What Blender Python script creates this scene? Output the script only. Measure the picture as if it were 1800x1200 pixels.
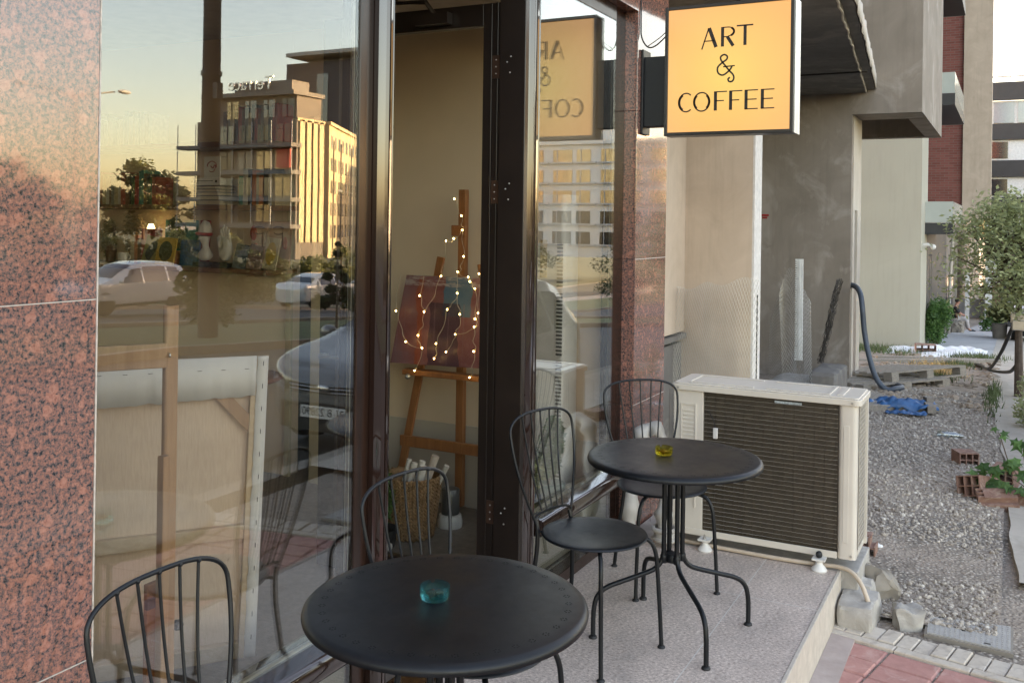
import bpy, bmesh, math, random
from mathutils import Vector, Matrix, noise
PI = math.pi
rnd = random.Random(7)
for o in list(bpy.data.objects): bpy.data.objects.remove(o)
SC = bpy.context.scene
COL = SC.collection
# ------------------------------------------------------------------ camera
EYE = 1.65; TH = math.radians(27.6)
cam_d = bpy.data.cameras.new('camera'); cam = bpy.data.objects.new('camera', cam_d); COL.objects.link(cam)
cam.location = (0, 0, EYE)
cam.matrix_world = Matrix.Translation((0, 0, EYE)) @ Matrix.Rotation(TH - PI/2, 4, 'Z') @ Matrix.Rotation(PI/2, 4, 'X') @ Matrix.Rotation(.014, 4, 'Z')
cam_d.sensor_width = 36; cam_d.lens = 33.6; cam_d.shift_y = -209/1800
cam_d.clip_start = .05; cam_d.clip_end = 3000
SC.camera = cam
SC.render.resolution_x = 1024; SC.render.resolution_y = 682
# ------------------------------------------------------------------ world and sun
SUN_AZ = math.atan2(.83, .56)      # direction to the sun, measured from +X towards +Y
SUN_EL = math.radians(11)
W = bpy.data.worlds.new('World'); SC.world = W; W.use_nodes = True
wn = W.node_tree.nodes; wl = W.node_tree.links; wn.clear()
sky = wn.new('ShaderNodeTexSky'); sky.sky_type = 'NISHITA'; sky.sun_disc = False
sky.sun_elevation = SUN_EL; sky.sun_rotation = PI/2 - SUN_AZ
sky.air_density = 1.0; sky.dust_density = 2.5; sky.ozone_density = 1.0; sky.altitude = 400
bg = wn.new('ShaderNodeBackground'); bg.inputs[1].default_value = .15
wo = wn.new('ShaderNodeOutputWorld'); tint = wn.new('ShaderNodeMix'); tint.data_type = 'RGBA'; tint.blend_type = 'MULTIPLY'; tint.inputs[0].default_value = 1
wl.new(sky.outputs[0], tint.inputs[6]); wtc = wn.new('ShaderNodeTexCoord'); wsp = wn.new('ShaderNodeSeparateXYZ'); wl.new(wtc.outputs['Generated'], wsp.inputs[0])
wr = wn.new('ShaderNodeValToRGB'); wl.new(wsp.outputs[2], wr.inputs[0])          # dusty evening air: yellower towards the horizon
wr.color_ramp.elements[0].position = .0; wr.color_ramp.elements[0].color = (1.0, .77, .60, 1)
wr.color_ramp.elements[1].position = .45; wr.color_ramp.elements[1].color = (1.0, .755, .64, 1)
wsc = wn.new('ShaderNodeVectorMath'); wsc.operation = 'SCALE'; wsc.inputs['Scale'].default_value = 1.37; wl.new(wr.outputs[0], wsc.inputs[0]); wl.new(wsc.outputs[0], tint.inputs[7])
wl.new(tint.outputs[2], bg.inputs[0]); wl.new(bg.outputs[0], wo.inputs[0])
sd = bpy.data.lights.new('sun', 'SUN'); sd.energy = 4.6; sd.angle = math.radians(.5); sd.color = (1, .70, .38)
sun = bpy.data.objects.new('sun', sd); COL.objects.link(sun)
sdir = Vector((math.cos(SUN_AZ)*math.cos(SUN_EL), math.sin(SUN_AZ)*math.cos(SUN_EL), math.sin(SUN_EL)))
sun.rotation_euler = sdir.to_track_quat('Z', 'Y').to_euler(); sun.location = (0, 0, 30)
SC.view_settings.view_transform = 'Standard'; SC.view_settings.look = 'None'
SC.view_settings.gamma = 1; SC.view_settings.exposure = 3.0
SC.render.engine = 'CYCLES'
SC.cycles.max_bounces = 9; SC.cycles.transparent_max_bounces = 16; SC.cycles.glossy_bounces = 5
SC.cycles.caustics_reflective = False; SC.cycles.caustics_refractive = False
# ------------------------------------------------------------------ materials
class NT:
    def __init__(s, name):
        s.m = bpy.data.materials.new(name); s.m.use_nodes = True; s.n = s.m.node_tree.nodes; s.l = s.m.node_tree.links
        s.p = s.n['Principled BSDF']; s.out = s.n['Material Output']
        s.tc = s.n.new('ShaderNodeTexCoord'); s.geo = None
    def pos(s, scale=None):
        if s.geo is None: s.geo = s.n.new('ShaderNodeNewGeometry').outputs['Position']
        if scale is None: return s.geo
        v = s.n.new('ShaderNodeMapping'); v.inputs['Scale'].default_value = scale; s.l.new(s.geo, v.inputs[0]); return v.outputs[0]
    def objc(s, scale=None):
        v = s.n.new('ShaderNodeMapping'); v.inputs['Scale'].default_value = scale or (1, 1, 1); s.l.new(s.tc.outputs['Object'], v.inputs[0]); return v.outputs[0]
    def lk(s, a, b):
        if isinstance(a, (int, float)): b.default_value = a
        elif isinstance(a, tuple): b.default_value = a if len(a) == len(b.default_value) else a + (1,)
        else: s.l.new(a, b)
    def noise(s, scale, detail=3, rough=.5, vec=None, dist=0):
        t = s.n.new('ShaderNodeTexNoise'); t.inputs['Scale'].default_value = scale; t.inputs['Detail'].default_value = detail
        t.inputs['Roughness'].default_value = rough; t.inputs['Distortion'].default_value = dist
        s.l.new(vec if vec is not None else s.pos(), t.inputs['Vector']); return t.outputs[0]
    def vor(s, scale, feature='F1', vec=None, out='Distance', rand=1):
        t = s.n.new('ShaderNodeTexVoronoi'); t.feature = feature; t.inputs['Scale'].default_value = scale; t.inputs['Randomness'].default_value = rand
        s.l.new(vec if vec is not None else s.pos(), t.inputs['Vector']); return t.outputs[out]
    def ramp(s, fac, stops, interp='LINEAR'):
        r = s.n.new('ShaderNodeValToRGB'); r.color_ramp.interpolation = interp; e = r.color_ramp.elements
        while len(e) < len(stops): e.new(.5)
        for q, (p, c) in zip(e, stops):
            q.position = p; q.color = (c, c, c, 1) if isinstance(c, (int, float)) else tuple(c) + (1,)
        s.lk(fac, r.inputs[0]); return r.outputs[0]
    def mix(s, fac, a, b, mode='MIX'):
        r = s.n.new('ShaderNodeMix'); r.data_type = 'RGBA'; r.blend_type = mode
        s.lk(fac, r.inputs[0]); s.lk(a, r.inputs[6]); s.lk(b, r.inputs[7]); return r.outputs[2]
    def math(s, op, a, b=0.):
        r = s.n.new('ShaderNodeMath'); r.operation = op; s.lk(a, r.inputs[0]); s.lk(b, r.inputs[1]); return r.outputs[0]
    def sep(s, v=None):
        r = s.n.new('ShaderNodeSeparateXYZ'); s.l.new(v if v is not None else s.pos(), r.inputs[0]); return r.outputs
    def bump(s, h, strength=.3, dist=.01):
        b = s.n.new('ShaderNodeBump'); b.inputs['Strength'].default_value = strength; b.inputs['Distance'].default_value = dist
        s.l.new(h, b.inputs['Height']); s.l.new(b.outputs[0], s.p.inputs['Normal']); return b.outputs[0]
    def set(s, col=None, rough=None, metal=None, **k):
        if col is not None: s.lk(col, s.p.inputs['Base Color'])
        if rough is not None: s.lk(rough, s.p.inputs['Roughness'])
        if metal is not None: s.lk(metal, s.p.inputs['Metallic'])
        for a, b in k.items(): s.lk(b, s.p.inputs[a.replace('_', ' ')])
        return s
def simple(name, c, rough=.5, metal=0, var=.12, sc=8, bump=0, bsc=60, **k):
    t = NT(name)
    a = tuple(max(0, x*(1-var)) for x in c); b = tuple(min(1, x*(1+var)) for x in c)
    t.set(t.ramp(t.noise(sc, 4, .6), [(.3, a), (.7, b)]), rough, metal, **k)
    if bump: t.bump(t.noise(bsc, 3), bump, .004)
    return t.m
M = {}
def granite():
    t = NT('red_granite')
    w = t.n.new('ShaderNodeVectorMath'); w.operation = 'ADD'
    wob = t.n.new('ShaderNodeTexNoise'); wob.inputs['Scale'].default_value = 55; t.l.new(t.pos(), wob.inputs['Vector'])
    sc = t.n.new('ShaderNodeVectorMath'); sc.operation = 'SCALE'; sc.inputs['Scale'].default_value = .016; t.l.new(wob.outputs['Color'], sc.inputs[0])
    t.l.new(t.pos(), w.inputs[0]); t.l.new(sc.outputs[0], w.inputs[1]); v = w.outputs[0]
    d1 = t.vor(25, vec=v); c1 = t.vor(25, vec=v, out='Color')
    grain = t.noise(95, 8, .8, dist=.2); fine = t.noise(260, 3, .6)
    matrix = t.ramp(grain, [(.36, (.012, .013, .016)), (.43, (.04, .04, .044)), (.465, (.12, .10, .095)), (.5, (.20, .10, .08)), (.55, (.31, .14, .10)), (.66, (.40, .215, .165))])
    ov = t.ramp(t.math('ADD', t.noise(120, 4, .6), t.math('MULTIPLY', fine, .3)), [(.42, (.13, .05, .038)), (.56, (.32, .135, .095)), (.75, (.41, .20, .145))])
    cr = t.sep(c1)
    rad = t.math('ADD', d1, t.math('MULTIPLY', t.math('SUBTRACT', t.noise(40, 3), .5), .35))
    rad = t.math('SUBTRACT', rad, t.math('MULTIPLY', cr[1], .16))
    big = t.math('MULTIPLY', t.ramp(cr[0], [(.38, 0), (.42, 1)]), t.ramp(rad, [(.235, 1), (.30, 0)]))
    col = t.mix(t.math('MULTIPLY', big, .85), matrix, ov)
    tiny = t.ramp(t.noise(300, 2), [(.63, 0), (.68, 1)])
    col = t.mix(t.math('MULTIPLY', tiny, .75), col, (.02, .016, .016))
    t.set(col, .07); t.p.inputs['Specular IOR Level'].default_value = .75
    t.p.inputs['Coat Weight'].default_value = .6; t.p.inputs['Coat Roughness'].default_value = .03; t.p.inputs['Coat IOR'].default_value = 1.6
    b = t.n.new('ShaderNodeBump'); b.inputs['Strength'].default_value = .02; b.inputs['Distance'].default_value = .01
    t.l.new(t.noise(5, 2), b.inputs['Height']); t.l.new(b.outputs[0], t.p.inputs['Coat Normal'])
    return t.m
M['granite'] = granite()
def glass(name, base=.035, k=2.1, tint=(.96, .94, .90), wav=.00009, solid=True):
    t = NT(name); t.n.remove(t.p)
    tr = t.n.new('ShaderNodeBsdfTransparent'); tr.inputs[0].default_value = tint + (1,)
    gl = t.n.new('ShaderNodeBsdfGlossy'); gl.inputs['Roughness'].default_value = 0.0; gl.inputs['Color'].default_value = (.90, .96, 1.0, 1)
    b = t.n.new('ShaderNodeBump'); b.inputs['Strength'].default_value = 1; b.inputs['Distance'].default_value = wav
    t.l.new(t.noise(3.2, 2, .5), b.inputs['Height']); t.l.new(b.outputs[0], gl.inputs['Normal'])
    gm = t.n.new('ShaderNodeNewGeometry'); dt = t.n.new('ShaderNodeVectorMath'); dt.operation = 'DOT_PRODUCT'
    t.l.new(gm.outputs['Incoming'], dt.inputs[0]); t.l.new(gm.outputs['Normal'], dt.inputs[1])
    sch = t.math('POWER', t.math('SUBTRACT', 1., t.math('ABSOLUTE', dt.outputs['Value'])), 5.)
    fr = t.math('ADD', t.math('MULTIPLY', sch, .96), .04)
    lw = t.math('MINIMUM', t.math('ADD', t.math('MULTIPLY', fr, k), base), .95)
    mx = t.n.new('ShaderNodeMixShader'); t.l.new(lw, mx.inputs[0]); t.l.new(tr.outputs[0], mx.inputs[1]); t.l.new(gl.outputs[0], mx.inputs[2])
    t.l.new(mx.outputs[0], t.out.inputs[0]); return t.m
M['glass'] = glass('coated_window_glass')
M['door_glass'] = glass('door_glass', .0, .5, (.93, .93, .9), 0.0001)

def bronze():
    t = NT('bronze_aluminium')
    v = t.pos((40, 40, 1.2))
    c = t.ramp(t.noise(1, 3, .5, v), [(.35, (.012, .006, .004)), (.65, (.028, .013, .008))])
    t.set(c, .2, .0); t.p.inputs['Coat Weight'].default_value = .1; t.p.inputs['Coat Roughness'].default_value = .07; t.p.inputs['Coat IOR'].default_value = 1.45; t.p.inputs['Specular IOR Level'].default_value = .35
    t.bump(t.noise(1.2, 2, .5, t.pos((10, 10, .8))), .08, .02)
    return t.m
M['bronze'] = bronze()
def polished():
    t = NT('polished_bronze'); t.set((.022, .011, .008), .09, .0); t.p.inputs['Coat Weight'].default_value = 1; t.p.inputs['Coat Roughness'].default_value = .04; t.p.inputs['Coat IOR'].default_value = 1.52
    t.bump(t.noise(1.2, 3, .5, t.pos((22, 22, 1.5))), .12, .012); return t.m
M['bronze_polished'] = polished()
M['bronze_dull'] = simple('dark_bronze_profile', (.016, .011, .009), .32, 0, .2, 5, Specular_IOR_Level=.5)
def blackmetal():
    t = NT('black_powder_coat')
    t.set(t.ramp(t.noise(60, 3), [(.3, (.0035, .0043, .006)), (.7, (.0055, .0068, .009))]), t.ramp(t.noise(4, 7, .72), [(.3, .33), (.7, .52)]), 0.)
    t.p.inputs['Specular IOR Level'].default_value = .34; t.bump(t.noise(900, 2), .06, .0006); return t.m
M['black_metal'] = blackmetal()
M['hole'] = simple('punched_hole', (.002, .002, .002), .9, 0, 0)
def tile():
    t = NT('terrace_porcelain')
    x, y, z = t.sep()
    f = t.ramp(t.noise(1, 4, .8, t.pos((110, 70, 70))), [(.3, (.13, .095, .08)), (.45, (.43, .35, .295)), (.55, (.55, .46, .395)), (.7, (.87, .77, .68))])
    big = t.ramp(t.noise(3, 3), [(.3, .98), (.7, 1.2)])
    f = t.mix(1., f, big, 'MULTIPLY')
    def line(c, p, w):
        d = t.math('ABSOLUTE', t.math('SUBTRACT', c, p)); return t.math('LESS_THAN', d, w)
    j = t.math('MAXIMUM', line(y, 1.058, .0022), t.math('MAXIMUM', line(x, 4.27, .0022), line(x, 2.67, .0022)))
    f = t.mix(t.math('MULTIPLY', j, .85), f, (.66, .63, .58))
    dirt = t.ramp(t.noise(5, 7, .75), [(.5, 0), (.72, .5)])
    f = t.mix(dirt, f, (.2, .175, .155))
    t.set(f, .48); t.bump(t.noise(220, 3), .12, .002); return t.m
M['tile'] = tile()
def plaster(name, a, b, sc=2.2, bump=.12, blot=None, streak=.3):
    t = NT(name)
    n = t.noise(sc, 6, .62, dist=.6); c = t.ramp(n, [(.3, a), (.7, b)])
    if blot:
        c = t.mix(t.ramp(t.noise(sc*1.3, 4, .6, t.pos((1, 1, .8)), 1.2), [(.52, 0), (.68, .75)]), c, blot)
    s = t.noise(1, 4, .6, t.pos((14, 14, 1.1)))
    c = t.mix(t.math('MULTIPLY', t.ramp(s, [(.5, 0), (.75, 1)]), streak), c, tuple(x*.72 for x in a))
    t.set(c, .88); t.bump(t.noise(38, 5, .65), bump, .006); return t.m
M['plaster_beige'] = plaster('beige_render', (.46, .37, .285), (.58, .475, .375), 2.6)
M['plaster_grey'] = plaster('grey_render', (.21, .178, .145), (.29, .25, .21), 1.6, .1, (.38, .34, .3))
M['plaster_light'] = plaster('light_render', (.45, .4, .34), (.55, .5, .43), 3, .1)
M['plaster_green'] = plaster('greenish_beige_render', (.36, .345, .28), (.41, .395, .325), .5, .06, (.39, .37, .31), .18)
M['concrete'] = plaster('raw_concrete', (.125, .115, .105), (.2, .185, .17), 2.2, .35, (.25, .23, .2))
M['concrete_light'] = plaster('pale_concrete', (.3, .28, .25), (.43, .4, .36), 9, .5, (.5, .47, .42), .2)
M['wall_int'] = simple('interior_wall_paint', (.76, .62, .46), .75, 0, .05, 2)
M['wall_dado'] = simple('pale_dado_paint', (.52, .47, .4), .6, 0, .05, 3)
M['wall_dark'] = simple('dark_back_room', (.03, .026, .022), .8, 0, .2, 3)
M['int_floor'] = simple('interior_floor_tile', (.17, .145, .12), .4, 0, .25, 26)
M['int_ceiling'] = simple('interior_ceiling_paint', (.5, .46, .4), .8)
def wood(name, a, b, axis=(1, 1, 14), rough=.45, sc=1.):
    t = NT(name); v = t.objc(tuple(sc*(26 if q == 1 else q/10) for q in axis))
    c = t.ramp(t.noise(1.6, 5, .65, v, .8), [(.25, a), (.5, tuple((x+y)/2 for x, y in zip(a, b))), (.75, b)])
    t.set(c, rough); t.bump(t.noise(2, 4, .6, v), .08, .003); return t.m
M['wood_light'] = wood('beech_wood', (.31, .185, .10), (.47, .31, .185))
M['wood_red'] = wood('varnished_pine', (.22, .085, .03), (.36, .16, .06))
M['wood_shelf'] = wood('shelf_wood', (.1, .045, .022), (.2, .095, .05), (1, 14, 1))
M['wood_pale'] = wood('stretcher_wood', (.5, .38, .24), (.66, .53, .37), (14, 1, 1))
M['wood_grey'] = wood('weathered_wood', (.2, .175, .145), (.36, .32, .27), (14, 1, 1), .85)
def linen():
    t = NT('raw_linen'); x, y, z = t.sep(t.objc((1, 1, 1)))
    n = t.noise(2.5, 5, .6, t.objc((1, 1, 3)))
    c = t.ramp(n, [(.3, (.64, .50, .38)), (.7, (.74, .60, .475))])
    sp = t.ramp(t.noise(26, 3, .55, t.objc()), [(.7, 0), (.76, .6)])
    c = t.mix(sp, c, (.2, .14, .09))
    wv = t.noise(1, 2, .5, t.objc((300, 10, 20)))
    c = t.mix(.25, c, t.ramp(wv, [(.35, (.54, .42, .315)), (.65, (.78, .65, .51))]))
    t.set(c, .9); t.bump(t.noise(6, 3, .5, t.objc()), .3, .02); return t.m
M['linen'] = linen()
M['gesso'] = simple('white_gessoed_canvas', (.72, .71, .69), .7, 0, .06, 9, .25, 30)
def gravel():
    t = NT('gravel_ground')
    d = t.vor(46); c = t.vor(46, out='Color'); cr = t.sep(c)[0]
    st = t.ramp(cr, [(0, (.18, .15, .115)), (.35, (.35, .30, .245)), (.7, (.46, .405, .34)), (1, (.64, .58, .50))])
    dirt = t.ramp(t.noise(6, 5, .65), [(.3, (.27, .22, .175)), (.7, (.42, .355, .29))])
    big = t.noise(.7, 4, .6)
    f = t.ramp(t.math('ADD', big, t.math('MULTIPLY', t.noise(18, 3), .25)), [(.55, 0), (.72, .85)])
    x, y, z = t.sep()
    far = t.ramp(t.math('ADD', t.math('MULTIPLY', x, .05), t.math('MULTIPLY', t.noise(1.1, 4, .6), .25)), [(.52, 0), (.68, .85)])
    col = t.mix(t.math('MAXIMUM', f, far), t.mix(t.ramp(d, [(.28, 0), (.55, .8)]), st, (.1, .085, .07)), dirt)
    t.set(col, .95)
    h = t.math('ADD', t.ramp(d, [(0, 1), (.6, 0)]), t.math('MULTIPLY', t.noise(120, 3), .4))
    t.bump(h, .7, .014); return t.m
M['gravel'] = gravel()
M['stone_chip'] = None
def chips():
    t = NT('loose_stone'); oi = t.n.new('ShaderNodeNewGeometry')
    c = t.ramp(oi.outputs['Random Per Island'], [(0, (.19, .155, .12)), (.4, (.35, .30, .25)), (.8, (.45, .395, .33)), (.95, (.54, .48, .40)), (1, (.74, .69, .61))])
    t.set(t.mix(.25, c, t.ramp(t.noise(90, 3), [(.3, (.14, .12, .1)), (.7, (.42, .4, .37))])), .9); t.bump(t.noise(160, 3), .25, .003); return t.m
M['stone_chip'] = chips()
def asphalt():
    t = NT('asphalt'); t.set(t.ramp(t.noise(60, 5, .7), [(.3, (.03, .029, .028)), (.7, (.065, .062, .058))]), .8); t.bump(t.noise(200, 2), .3, .004); return t.m
M['asphalt'] = asphalt()
M['kerb'] = simple('kerb_concrete', (.26, .23, .19), .85, 0, .15, 8, .3)
M['grass'] = simple('dry_grass', (.085, .1, .035), .95, 0, .4, 3, .5, 12)
M['pave_cream'] = plaster('cream_paver', (.46, .4, .325), (.58, .52, .44), 12, .35, (.35, .3, .25), .3)
M['pave_red'] = plaster('red_paver', (.36, .17, .145), (.47, .25, .21), 9, .45, (.5, .33, .28), .4)
M['sand_walk'] = plaster('dusty_pavement', (.36, .32, .265), (.47, .425, .36), 3, .2, (.5, .46, .4), .2)
M['plaza'] = plaster('plaza_stone', (.3, .3, .3), (.42, .42, .41), 1, .1, (.5, .5, .49), .2)
M['clay'] = plaster('fired_clay', (.19, .105, .075), (.28, .165, .125), 14, .4, (.38, .28, .22), .3)
M['ac_white'] = simple('cream_sheet_metal', (.60, .55, .475), .38, 0, .04, 5)
M['ac_dark'] = simple('coil_dark', (.03, .024, .016), .5, 0, .3, 40)
M['wire'] = simple('galvanised_wire', (.42, .4, .35), .4, .6, .1)
M['white_plastic'] = simple('white_plastic', (.66, .64, .6), .4, 0, .06, 12)
M['cream_hose'] = simple('cream_hose_plastic', (.5, .41, .31), .45, 0, .1, 9)
M['black_rubber'] = simple('black_rubber', (.012, .012, .013), .6, 0, .2)
M['blue_hose'] = simple('blue_grey_hose', (.06, .075, .1), .5, 0, .2)
M['rail_glass'] = simple('frosted_balcony_glass', (.42, .45, .42), .12, 0, .1, 1)
M['tarp'] = simple('blue_tarpaulin', (.035, .11, .26), .45, 0, .25, 12, .5, 20)
M['steel'] = simple('bright_steel', (.5, .48, .45), .28, .9, .1)
M['white_sheet'] = simple('white_sheeting', (.72, .72, .72), .6, 0, .08, 10, .5, 9)
M['white_paint'] = simple('white_paint', (.68, .68, .66), .6)
M['dark_clad'] = simple('black_cladding', (.028, .028, .03), .5, 0, .15, 2)
M['window_dark'] = simple('dark_window', (.02, .025, .03), .08, 0, .1, Specular_IOR_Level=.9)
def brick():
    t = NT('red_brick_facade'); b = t.n.new('ShaderNodeTexBrick'); v = t.n.new('ShaderNodeCombineXYZ'); x, y, z = t.sep()
    t.lk(t.math('ADD', x, y), v.inputs[0]); t.lk(z, v.inputs[1]); t.l.new(v.outputs[0], b.inputs['Vector'])
    b.inputs['Scale'].default_value = 1; b.inputs['Brick Width'].default_value = .24; b.inputs['Row Height'].default_value = .075; b.inputs['Mortar Size'].default_value = .008
    b.inputs['Color1'].default_value = (.19, .058, .045, 1); b.inputs['Color2'].default_value = (.26, .09, .07, 1); b.inputs['Mortar'].default_value = (.2, .13, .11, 1)
    t.set(b.outputs[0], .85); return t.m
M['brick'] = brick()
def leafm(name, a, b):
    t = NT(name); g = t.n.new('ShaderNodeNewGeometry')
    t.set(t.ramp(g.outputs['Random Per Island'], [(0, a), (.7, b), (1, tuple(min(1, q*1.5) for q in b))]), .6)
    t.p.inputs['Transmission Weight'].default_value = 0
    tl = t.n.new('ShaderNodeBsdfTranslucent'); tl.inputs[0].default_value = tuple(min(1, q*1.3) for q in b) + (1,)
    mx = t.n.new('ShaderNodeMixShader'); mx.inputs[0].default_value = .42; t.l.new(t.p.outputs[0], mx.inputs[1]); t.l.new(tl.outputs[0], mx.inputs[2]); t.l.new(mx.outputs[0], t.out.inputs[0])
    return t.m
M['leaf_tree'] = leafm('dusty_tree_leaves', (.13, .155, .07), (.34, .37, .19))
M['leaf_dark'] = leafm('dark_conifer_leaves', (.012, .025, .01), (.035, .055, .02))
M['leaf_olive'] = leafm('olive_leaves', (.05, .06, .02), (.12, .125, .04))
M['leaf_bright'] = leafm('bright_leaves', (.035, .085, .02), (.09, .17, .045))
M['bark'] = simple('bark', (.11, .08, .06), .9, 0, .3, 20, .5)
def paintm(name, c, rough=.22):
    t = NT(name); t.set(c, rough, .15); t.p.inputs['Coat Weight'].default_value = .45; t.p.inputs['Coat Roughness'].default_value = .04; return t.m
def emis(name, c, s):
    t = NT(name); t.set(c, .5); t.p.inputs['Emission Color'].default_value = c + (1,); t.p.inputs['Emission Strength'].default_value = s; return t.m
# ------------------------------------------------------------------ mesh builder
class MB:
    def __init__(s): s.v = []; s.f = []; s.mi = []; s.cur = 0
    def add(s, vs, fs):
        o = len(s.v); s.v += [tuple(v) for v in vs]; s.f += [tuple(o+i for i in f) for f in fs]; s.mi += [s.cur]*len(fs); return s
    def box(s, x0, y0, z0, x1, y1, z1, mat=None):
        vs = [Vector((x, y, z)) for z in (z0, z1) for y in (y0, y1) for x in (x0, x1)]
        if mat is not None: vs = [mat @ v for v in vs]
        return s.add(vs, [(0, 2, 3, 1), (4, 5, 7, 6), (0, 1, 5, 4), (2, 6, 7, 3), (0, 4, 6, 2), (1, 3, 7, 5)])
    def tube(s, pts, r, seg=10, cap=True, closed=False):
        P = [Vector(p) for p in pts]; n = len(P); R_ = r if isinstance(r, (list, tuple)) else [r]*n
        up = Vector((0, 0, 1)); prev = None; rings = []
        for i in range(n):
            if closed: d = P[(i+1) % n] - P[i-1]
            else: d = P[min(i+1, n-1)] - P[max(i-1, 0)]
            if d.length < 1e-9: d = Vector((0, 0, 1))
            d.normalize()
            if prev is None: a = d.orthogonal().normalized()
            else:
                a = prev - d*prev.dot(d)
                a = a.normalized() if a.length > 1e-6 else d.orthogonal().normalized()
            prev = a; b = d.cross(a)
            rings.append([P[i] + (a*math.cos(2*PI*k/seg) + b*math.sin(2*PI*k/seg))*R_[i] for k in range(seg)])
        vs = [v for r_ in rings for v in r_]; fs = []
        m = n if closed else n-1
        for i in range(m):
            j = (i+1) % n
            for k in range(seg):
                fs.append((i*seg+k, i*seg+(k+1) % seg, j*seg+(k+1) % seg, j*seg+k))
        if cap and not closed:
            fs.append(tuple(range(seg-1, -1, -1))); fs.append(tuple((n-1)*seg+k for k in range(seg)))
        return s.add(vs, fs)
    def lathe(s, prof, c=(0, 0, 0), seg=32, mat=None):
        vs = []; fs = []; n = len(prof)
        for r, z in prof:
            for k in range(seg):
                v = Vector((r*math.cos(2*PI*k/seg), r*math.sin(2*PI*k/seg), z))
                if mat is not None: v = mat @ v
                vs.append(v + Vector(c))
        for i in range(n-1):
            for k in range(seg): fs.append((i*seg+k, i*seg+(k+1) % seg, (i+1)*seg+(k+1) % seg, (i+1)*seg+k))
        fs.append(tuple(range(seg-1, -1, -1))); fs.append(tuple((n-1)*seg+k for k in range(seg)))
        return s.add(vs, fs)
    def prism(s, poly, z0, z1, fn=None):
        n = len(poly); fn = fn or (lambda a, b, c: (a, b, c))
        vs = [fn(a, b, z0) for a, b in poly] + [fn(a, b, z1) for a, b in poly]
        fs = [tuple(range(n-1, -1, -1)), tuple(range(n, 2*n))] + [(i, (i+1) % n, n+(i+1) % n, n+i) for i in range(n)]
        return s.add(vs, fs)
    def grid(s, nx, ny, fn):
        vs = [fn(i/nx, j/ny) for j in range(ny+1) for i in range(nx+1)]
        fs = [(j*(nx+1)+i, j*(nx+1)+i+1, (j+1)*(nx+1)+i+1, (j+1)*(nx+1)+i) for j in range(ny) for i in range(nx)]
        return s.add(vs, fs)
    def sphere(s, c, r, seg=12, rings=8, sc=(1, 1, 1), jit=0, rg=None):
        vs = []; fs = []; g = rg or rnd
        vs.append(Vector((0, 0, r))); 
        for i in range(1, rings):
            a = PI*i/rings
            for k in range(seg):
                q = 1 + (g.uniform(-jit, jit) if jit else 0)
                vs.append(Vector((r*math.sin(a)*math.cos(2*PI*k/seg), r*math.sin(a)*math.sin(2*PI*k/seg), r*math.cos(a)))*q)
        vs.append(Vector((0, 0, -r)))
        vs = [Vector((v.x*sc[0], v.y*sc[1], v.z*sc[2])) + Vector(c) for v in vs]
        for k in range(seg): fs.append((0, 1+k, 1+(k+1) % seg))
        for i in range(rings-2):
            for k in range(seg): fs.append((1+i*seg+k, 1+(i+1)*seg+k, 1+(i+1)*seg+(k+1) % seg, 1+i*seg+(k+1) % seg))
        L = len(vs)-1
        for k in range(seg): fs.append((L, 1+(rings-2)*seg+(k+1) % seg, 1+(rings-2)*seg+k))
        return s.add(vs, fs)
def smoothpts(P, n=8, closed=False):
    P = [Vector(p) for p in P]; out = []; N = len(P)
    rng = range(N if closed else N-1)
    for i in rng:
        p0 = P[i-1] if (i > 0 or closed) else P[0]; p1 = P[i]; p2 = P[(i+1) % N]
        p3 = P[(i+2) % N] if (i+2 < N or closed) else P[-1]
        for k in range(n):
            t = k/n
            out.append(.5*((2*p1) + (p2-p0)*t + (2*p0-5*p1+4*p2-p3)*t*t + (3*p1-p0-3*p2+p3)*t**3))
    if not closed: out.append(P[-1])
    return out
def tagit(o, label=None, cat=None, group=None, kind=None):
    if label: o['label'] = label
    if cat: o['category'] = cat
    if group: o['group'] = group
    if kind: o['kind'] = kind
    return o
def obj(name, mb, mats, parent=None, smooth=False, bevel=0, world=True, ang=40, solid=0):
    me = bpy.data.meshes.new(name)
    off = Vector((0, 0, 0)); rootinv = None
    if parent is not None and world:
        p = parent
        while p.parent is not None: p = p.parent
        rootinv = Matrix.Translation(p.location).inverted()
    vs = mb.v if rootinv is None else [tuple(rootinv @ Vector(v)) for v in mb.v]
    me.from_pydata(vs, [], mb.f)
    if not isinstance(mats, (list, tuple)): mats = [mats]
    for m in mats: me.materials.append(m)
    for p, i in zip(me.polygons, mb.mi): p.material_index = min(i, len(mats)-1)
    me.update()
    bm = bmesh.new(); bm.from_mesh(me); bmesh.ops.recalc_face_normals(bm, faces=bm.faces); bm.to_mesh(me); bm.free()
    o = bpy.data.objects.new(name, me); COL.objects.link(o)
    if parent is not None: o.parent = parent
    if smooth:
        for p in me.polygons: p.use_smooth = True
        if ang < 180:
            try: me.set_sharp_from_angle(angle=math.radians(ang))
            except Exception: pass
    if bevel:
        b = o.modifiers.new('bevel', 'BEVEL'); b.width = bevel; b.segments = 2; b.limit_method = 'ANGLE'; b.angle_limit = math.radians(35); b.harden_normals = False
    return o
def thing(name, label, cat, loc=(0, 0, 0), rz=0, group=None):
    o = bpy.data.objects.new(name, None); COL.objects.link(o); o.location = loc; o.rotation_euler = (0, 0, rz); o.empty_display_size = .1
    return tagit(o, label, cat, group)
def kids(o): return [c for c in bpy.data.objects if c.parent == o]
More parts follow.
